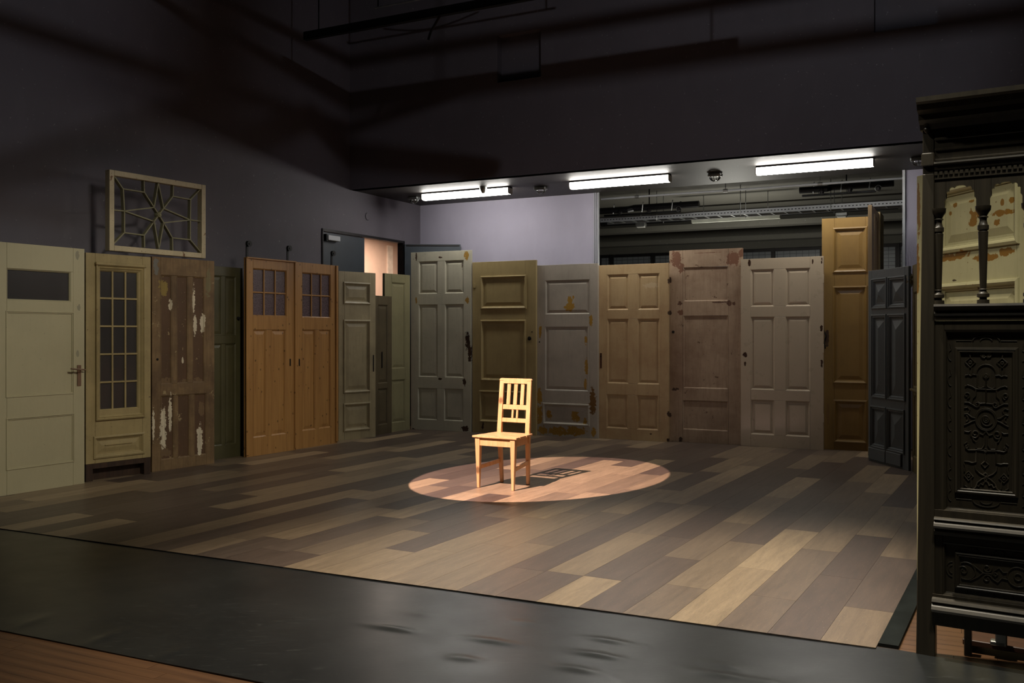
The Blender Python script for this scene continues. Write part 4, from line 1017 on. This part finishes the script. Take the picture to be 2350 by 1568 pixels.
    MB().rings(qx0+.045, qx1-.045, zq0+.032, zq1-.036, [(0, .022), (.002, .013), (.008, .010), (.012, .014), (.016, .012), (.020, .020)], cap=False).build('inner_moulding', dk, po)
    mb = MB(); cz = (zq0+zq1)/2-.002; cm = X(2336)
    def c2(l):
        for s in (1, -1): mb.tube([(cm+s*x, .020, cz+z) for x, z in l], .0028, 5)
    c2(arc(0, 0, .040, -90, 90, 18)); c2(arc(0, 0, .014, -90, 90)); c2([(.038, .015), (.055, .012), (.07, .03), (.09, .012), (.085, -.01)]); c2([(.038, -.015), (.06, -.012), (.075, -.032), (.095, -.02)])
    c2(spiral(.115, .022, .018, 1.2, 3, 1)); c2(spiral(.115, -.022, .018, 1.2, 3, -1)); c2([(.10, 0), (.13, 0), (.15, .015), (.17, .03)]); c2(arc(.195, 0, .036, 60, 300, 18)); c2([(.13, 0), (.15, -.02), (.175, -.036), (.21, -.036)]); c2(spiral(.205, 0, .02, 1.2, 0, 1)); c2([(.075, 0), (.085, .008), (.095, 0), (.085, -.008), (.075, 0)])
    tag(mb.build('strapwork_carving', dk, po, smooth=True), kind='stuff')
    mb = MB()
    for xx in (cm-.17, cm-.07, cm, cm+.07, cm+.17):
        for z_, s in ((zq1-.030, 1), (zq0+.028, -1)): mb.tube([(xx+.02*math.cos(R(t_)), .021, z_+s*.018*math.sin(R(t_))) for t_ in range(0, 181, 15)], .0025, 5)
    for s, xx in ((-1, qx0+.036), (1, qx1-.036)):
        for r_ in (.024, .013): mb.tube([(xx+s*r_*math.cos(R(t_)), .021, cz+r_*1.3*math.sin(R(t_))) for t_ in range(-90, 91, 15)], .0025, 5)
    tag(mb.build('border_carving', dk, po, smooth=True), kind='stuff')
    zn1 = zq0; zn0 = Z(2135, 1432)
    MB().extrude_x([(.05, zn1), (-.004, zn1), (-.004, zn1-.012), (-.020, zn1-.018), (-.026, zn1-.028), (-.018, zn1-.038), (-.030, zn1-.046), (-.038, zn1-.058), (-.030, zn1-.070), (-.012, zn1-.078), (-.008, zn0), (.05, zn0)], X(2140), WT-.051).build('base_moulding', dk, root)
    # trolley board and prop behind the foot
    MB().box(X(2205), X(2222), .10, .14, base, zn0-.005).build('prop_block', dk, root, .003)
    return pl
cp = carved()
tr = thing('dolly_board', 'low brown board with a grey clamp on the floor behind the dark panel foot', 'dolly', (cp.A.x, cp.A.y, ZF), cp.rot)
bd = MB().box(.16, .74, .16, .42, .03, .055).build('board', wood('dark_dolly_board', srgb(84, 54, 38), srgb(54, 34, 24), .5, axis='x'), tr, .003)
for x_, y_ in ((.20, .2), (.20, .38), (.69, .2), (.69, .38)):
    MB().lathe([(.001, -.012), (.015, -.012), (.015, .012), (.001, .012)], (x_, y_, .015), 14, 'y').build('castor', M['iron'], tr)
MB().box(.29, .335, .13, .16, .055, .135).box(.27, .33, .13, .17, .055, .075).build('clamp', M['steel'], tr, .004)

# ------------------------------------------------------------ soffit lights and fittings
lights = ((973, 1171, 'shortest-looking lit fluorescent ceiling light, left of three under the soffit'), (1311, 1538, 'lit fluorescent ceiling light in the middle of the three under the soffit'), (1737, 2006, 'lit fluorescent ceiling light nearest the dark cupboard, right of three'), (None, None, 'fourth fluorescent ceiling light, unseen, added to light the right end of the room'))
_span = None
LB = 11.16
for x0, x1, lab in lights:
    if x0 is None: a0, a1 = _prev[0]+4.6, _prev[1]+4.6  # unseen extra light, added to brighten the right end of the room
    else: a0, a1 = ab(on_b(LB, x0))[0], ab(on_b(LB, x1))[0]
    _prev = (a0, a1)
    cpos = room((a0+a1)/2, LB, ZS); hl = (a1-a0)/2
    t = thing('fluorescent_light', lab, 'ceiling light', cpos, ROOM_ROT, 'fluorescent lights under the soffit')
    MB().extrude_x([(-.070, -.002), (.070, -.002), (.070, -.020), (-.070, -.020)], -hl, hl).build('housing', M['iron'], t, .003)
    MB().extrude_x([(-.060, -.0205), (.060, -.0205), (.056, -.082), (.036, -.098), (-.036, -.098), (-.056, -.082)], -hl+.01, hl-.01).build('diffuser', M['tube'], t)
    for s in (-1, 1): MB().extrude_x([(-.061, -.0203), (.061, -.0203), (.058, -.084), (.037, -.100), (-.037, -.100), (-.058, -.084)], s*hl-.008, s*hl+.002).build('end_cap', M['white_plastic'], t)
def bulkhead_lamp(px, py, bb, lab, first=[None]):
    p = on_b(bb, px); loc = room(ab(p)[0], bb, ZS)
    if first[0] is None:
        t = thing('emergency_lamp', lab, 'ceiling lamp', loc, ROOM_ROT, 'unlit emergency lamps under the soffit')
        MB().box(-.085, .085, -.05, .05, -.045, -.001).build('lamp_base', M['steel'], t, .012)
        MB().lathe([(.001, -.095), (.03, -.092), (.055, -.078), (.062, -.058), (.062, -.046)], (0, 0, 0), 16).build('glass_dome', glass_mat('clear_dome', (.8, .8, .78, 1), .15), t, smooth=True)
        for k in range(2):
            MB().tube([((.07*math.cos(R(a)) if k == 0 else 0), (.07*math.cos(R(a)) if k else 0), -.045-.056*math.sin(R(a))) for a in range(0, 181, 20)], .004, 5).build('guard_wire', M['steel'], t)
        first[0] = t
    else:
        t = copy_tree(first[0]); t.location = loc; t['label'] = lab
for px, bb, lab in ((950, 11.36, 'small unlit emergency lamp at the left end of the soffit near the wall'), (1241, 11.36, 'small unlit emergency lamp between the left and middle fluorescent lights'),
                    (1641, 11.36, 'small unlit emergency lamp between the middle and right fluorescent lights'), (2108, 11.36, 'small unlit emergency lamp beside the top of the dark cupboard')):
    bulkhead_lamp(px, 0, bb, lab)
p = on_b(11.0, 1109)
tag(MB().lathe([(.001, 0), (.05, 0), (.05, -.03), (.035, -.06), (.022, -.085), (.001, -.09)], (0, 0, 0), 14).build('smoke_detector', M['steel'], loc=room(ab(p)[0], 11.0, ZS), rot=ROOM_ROT, smooth=True), 'round grey detector in front of the left fluorescent light', 'detector')

# pipe and batten high in the frame
p0, p1 = on_b(8.6, 700), on_b(8.6, 1700); zb_ = zat(on_b(8.6, 1050), 20)
bt = thing('lighting_batten', 'black lighting batten with a hanging cable crossing high before the upper wall', 'batten', room(ab(p0)[0], 8.6, zb_), ROOM_ROT)
Lb = ab(p1)[0]-ab(p0)[0]
MB().box(0, Lb, -.03, .03, -.045, .045).build('bar', M['black_metal'], bt)
xx = ab(on_b(8.6, 1010))[0]-ab(p0)[0]
MB().tube([(xx, 0, -.04), (xx-.06, 0, -.12), (xx-.12, 0, -.20), (xx-.15, 0, -.28)], .014, 6).build('cable', M['iron'], bt)
for k in (0.2, Lb-.2): MB().tube([(k, 0, .04), (k, 0, ZC-zb_)], .008, 6).build('hanger_rod', M['black_metal'], bt)
pw = thing('catwalk_rail', 'thin grey catwalk rail and curved cable at the top edge above the corner', 'rail', room(ab(on_b(9.4, 860))[0], 9.4, zat(on_b(9.4, 930), 5)), ROOM_ROT)
MB().tube([(0, 0, 0), (2.6, 0, 0)], .012, 6).build('rail', M['steel'], pw)
MB().tube([(.5+k*.1, .02, .10-.09*math.sin(R(k*15))) for k in range(13)], .010, 6).build('cable', M['steel'], pw)
MB().tube([(.05, 0, 0), (.05, 0, ZC-pw.location.z)], .01, 6).build('hanger_rod', M['black_metal'], pw)
MB().tube([(2.5, 0, 0), (2.5, 0, ZC-pw.location.z)], .01, 6).build('hanger_rod', M['black_metal'], pw)

# ------------------------------------------------------------ things under the ceiling of the far room
def bline(px0, px1, bb): return ab(on_b(bb, px0))[0], ab(on_b(bb, px1))[0]
bb = 12.9; a0, a1 = bline(1380, 2110, bb); zp = zat(on_b(bb, 1700), 435)
t = thing('ceiling_pipe', 'thin pale pipe running under the far room ceiling behind the opening', 'pipe', room(a0, bb, zp), ROOM_ROT)
MB().tube([(0, 0, 0), (a1-a0, 0, 0)], .016, 8).build('pipe', M['alu'], t)
for px in (1462, 1665, 1882):
    x_ = ab(on_b(bb, px))[0]-a0
    MB().tube([(x_, 0, 0), (x_, 0, ZR-zp)], .006, 5).build('hanger_rod', M['steel'], t); MB().lathe([(.001, -.03), (.024, -.03), (.024, .03), (.001, .03)], (x_, 0, 0), 10, 'x').build('clip', M['steel'], t)
bb = 14.2; a0, a1 = bline(1378, 2130, bb); zp = zat(on_b(bb, 1700), 487)
t = thing('cable_tray', 'pale perforated cable tray hanging across the far room on thin rods', 'cable tray', room(a0, bb, zp), ROOM_ROT)
L_ = a1-a0
MB().box(0, L_, -.012, .0, -.035, .035).build('side_rail', M['alu'], t); MB().box(0, L_, .30, .312, -.035, .035).build('side_rail', M['alu'], t)
rg = MB(); hl_ = MB()
for k in range(int(L_/.2)): rg.box(.1+k*.2, .125+k*.2, 0, .30, -.03, -.018)
tag(rg.build('rungs', M['steel'], t), kind='stuff')
for k in range(int(L_/.05)): hl_.box(.02+k*.05, .045+k*.05, -.0135, -.012, -.006, .006)
tag(hl_.build('perforations', M['black_metal'], t), kind='stuff')
for px in (1508, 1700, 1907):
    x_ = ab(on_b(bb, px))[0]-a0
    MB().tube([(x_, -.02, -.06), (x_, -.02, ZR-zp)], .006, 5).build('hanger_rod', M['steel'], t); MB().tube([(x_, .32, -.06), (x_, .32, ZR-zp)], .006, 5).build('hanger_rod', M['steel'], t)
for off, r_ in ((.08, .012), (.14, .016), (.22, .014)):
    MB().tube([(L_*k/24, off+.02*math.sin(k*1.7), -.004+.006*math.sin(k)) for k in range(25)], r_, 5).build('cable', M['black_metal'], t)
bb = 15.0; a0, a1 = bline(1587, 1792, bb); zp = zat(on_b(bb, 1690), 500)
t = thing('ceiling_batten_light', 'switched-off fluorescent batten light hanging in the far room', 'ceiling light', room(a0, bb, zp), ROOM_ROT)
MB().extrude_x([(-.05, .04), (.05, .04), (.05, 0), (-.05, 0)], 0, a1-a0).build('housing', M['white_plastic'], t, .004)
MB().extrude_x([(-.048, -.001), (.048, -.001), (.03, -.05), (-.03, -.05)], .01, a1-a0-.01).build('diffuser', plain('unlit_diffuser', srgb(190, 192, 180), .4), t)
for k in (.2, a1-a0-.2): MB().tube([(k, 0, .04), (k, 0, ZR-zp)], .006, 5).build('hanger_rod', M['steel'], t)
for px, py, bb, lab in ((1471, 516, 15.6, 'small pale box lamp on the far room ceiling at the left'), (1932, 492, 15.6, 'small pale box lamp above the tall golden door in the far room')):
    p = on_b(bb, px); z_ = zat(p, py)
    t = thing('box_lamp', lab, 'ceiling lamp', room(ab(p)[0], bb, z_), ROOM_ROT)
    MB().box(-.09, .09, -.05, .05, -.03, .03).build('lamp_body', M['steel'], t, .01); MB().box(-.07, .07, -.04, .04, -.05, -.03).build('lens', M['white_plastic'], t, .006)
    MB().tube([(0, 0, .03), (0, 0, ZR-z_)], .006, 5).build('hanger_rod', M['steel'], t)
# ventilation ducts and dark pipework in the shadows
for i, (px0, px1, py, bb, r_, lab) in enumerate(((1376, 1600, 478, 13.8, .05, 'black pipework in the shadow at the left of the far room ceiling'), (1835, 2050, 430, 13.4, .045, 'black pipework with fittings at the right of the far room ceiling'),
                                          (1380, 2060, 492, 16.0, .07, 'long black duct crossing the far room ceiling behind the cable tray'))):
    a0, a1 = bline(px0, px1, bb); z_ = zat(on_b(bb, (px0+px1)/2), py)
    t = thing('dark_pipework', lab, 'pipe', room(a0, bb, z_), ROOM_ROT); L_ = a1-a0
    MB().tube([(0, 0, 0), (L_*.3, 0, 0), (L_*.34, .1, .03), (L_, .1, .03)], r_, 8).build('duct', M['black_metal'], t)
    if i < 2:
        MB().tube([(0, .2, -.05), (L_*.8, .2, -.05), (L_*.8, .2, .1)], .016, 6).build('conduit', M['black_metal'], t)
        for k in range(3):
            x_ = L_*(.15+.3*k); MB().tube([(x_, -.02, -.06), (x_+.02, -.02, .1)], .008, 5).build('bracket', M['steel'], t)
            MB().lathe([(.001, -.03), (.028, -.03), (.034, 0), (.02, .04), (.001, .045)], (x_+.12, -.03, -.04), 10).build('spotlight_head', M['iron'], t)
            MB().tube([(x_+.12+.04*math.cos(R(a)), -.05, -.05+.04*math.sin(R(a))) for a in range(0, 300, 30)], .004, 5).build('cable_loop', M['steel'] if k == 2 else M['black_metal'], t)
    MB().tube([(L_*.5, .1, 0), (L_*.5, .1, ZR-z_)], .01, 5).build('hanger_rod', M['black_metal'], t)

# ------------------------------------------------------------ lighting rig above the picture
def batten(b_, z_, a0, a1, lab):
    t = thing('lighting_batten', lab, 'batten', room(a0, b_, z_), ROOM_ROT)
    MB().tube([(0, 0, 0), (a1-a0, 0, 0)], .035, 8).build('bar', M['black_metal'], t)
    for k in (.3, a1-a0-.3): MB().tube([(k, 0, .03), (k, 0, ZC-z_)], .006, 5).build('hanger_rod', M['black_metal'], t)
batten(6.4, 5.06, -6.5, 4.8, 'black lighting batten over the middle of the room')
batten(6.9, 5.22, -6.5, 4.8, 'upper black lighting batten over the middle of the room')
t = thing('lighting_truss', 'black lattice lighting truss running towards the back wall above the left side', 'truss', room(-3.2, 1.6, 4.42), ROOM_ROT + math.pi/2)
for z_ in (0, .52): MB().tube([(0, 0, z_), (5.8, 0, z_)], .03, 8).build('chord', M['black_metal'], t)
for k in range(5): MB().tube([(k*1.16, 0, 0 if k % 2 else .52), ((k+1)*1.16, 0, .52 if k % 2 else 0)], .06, 8).build('brace', M['black_metal'], t)
for k in (.4, 5.4): MB().tube([(k, 0, .52), (k, 0, ZC-4.42)], .008, 5).build('hanger_rod', M['black_metal'], t)
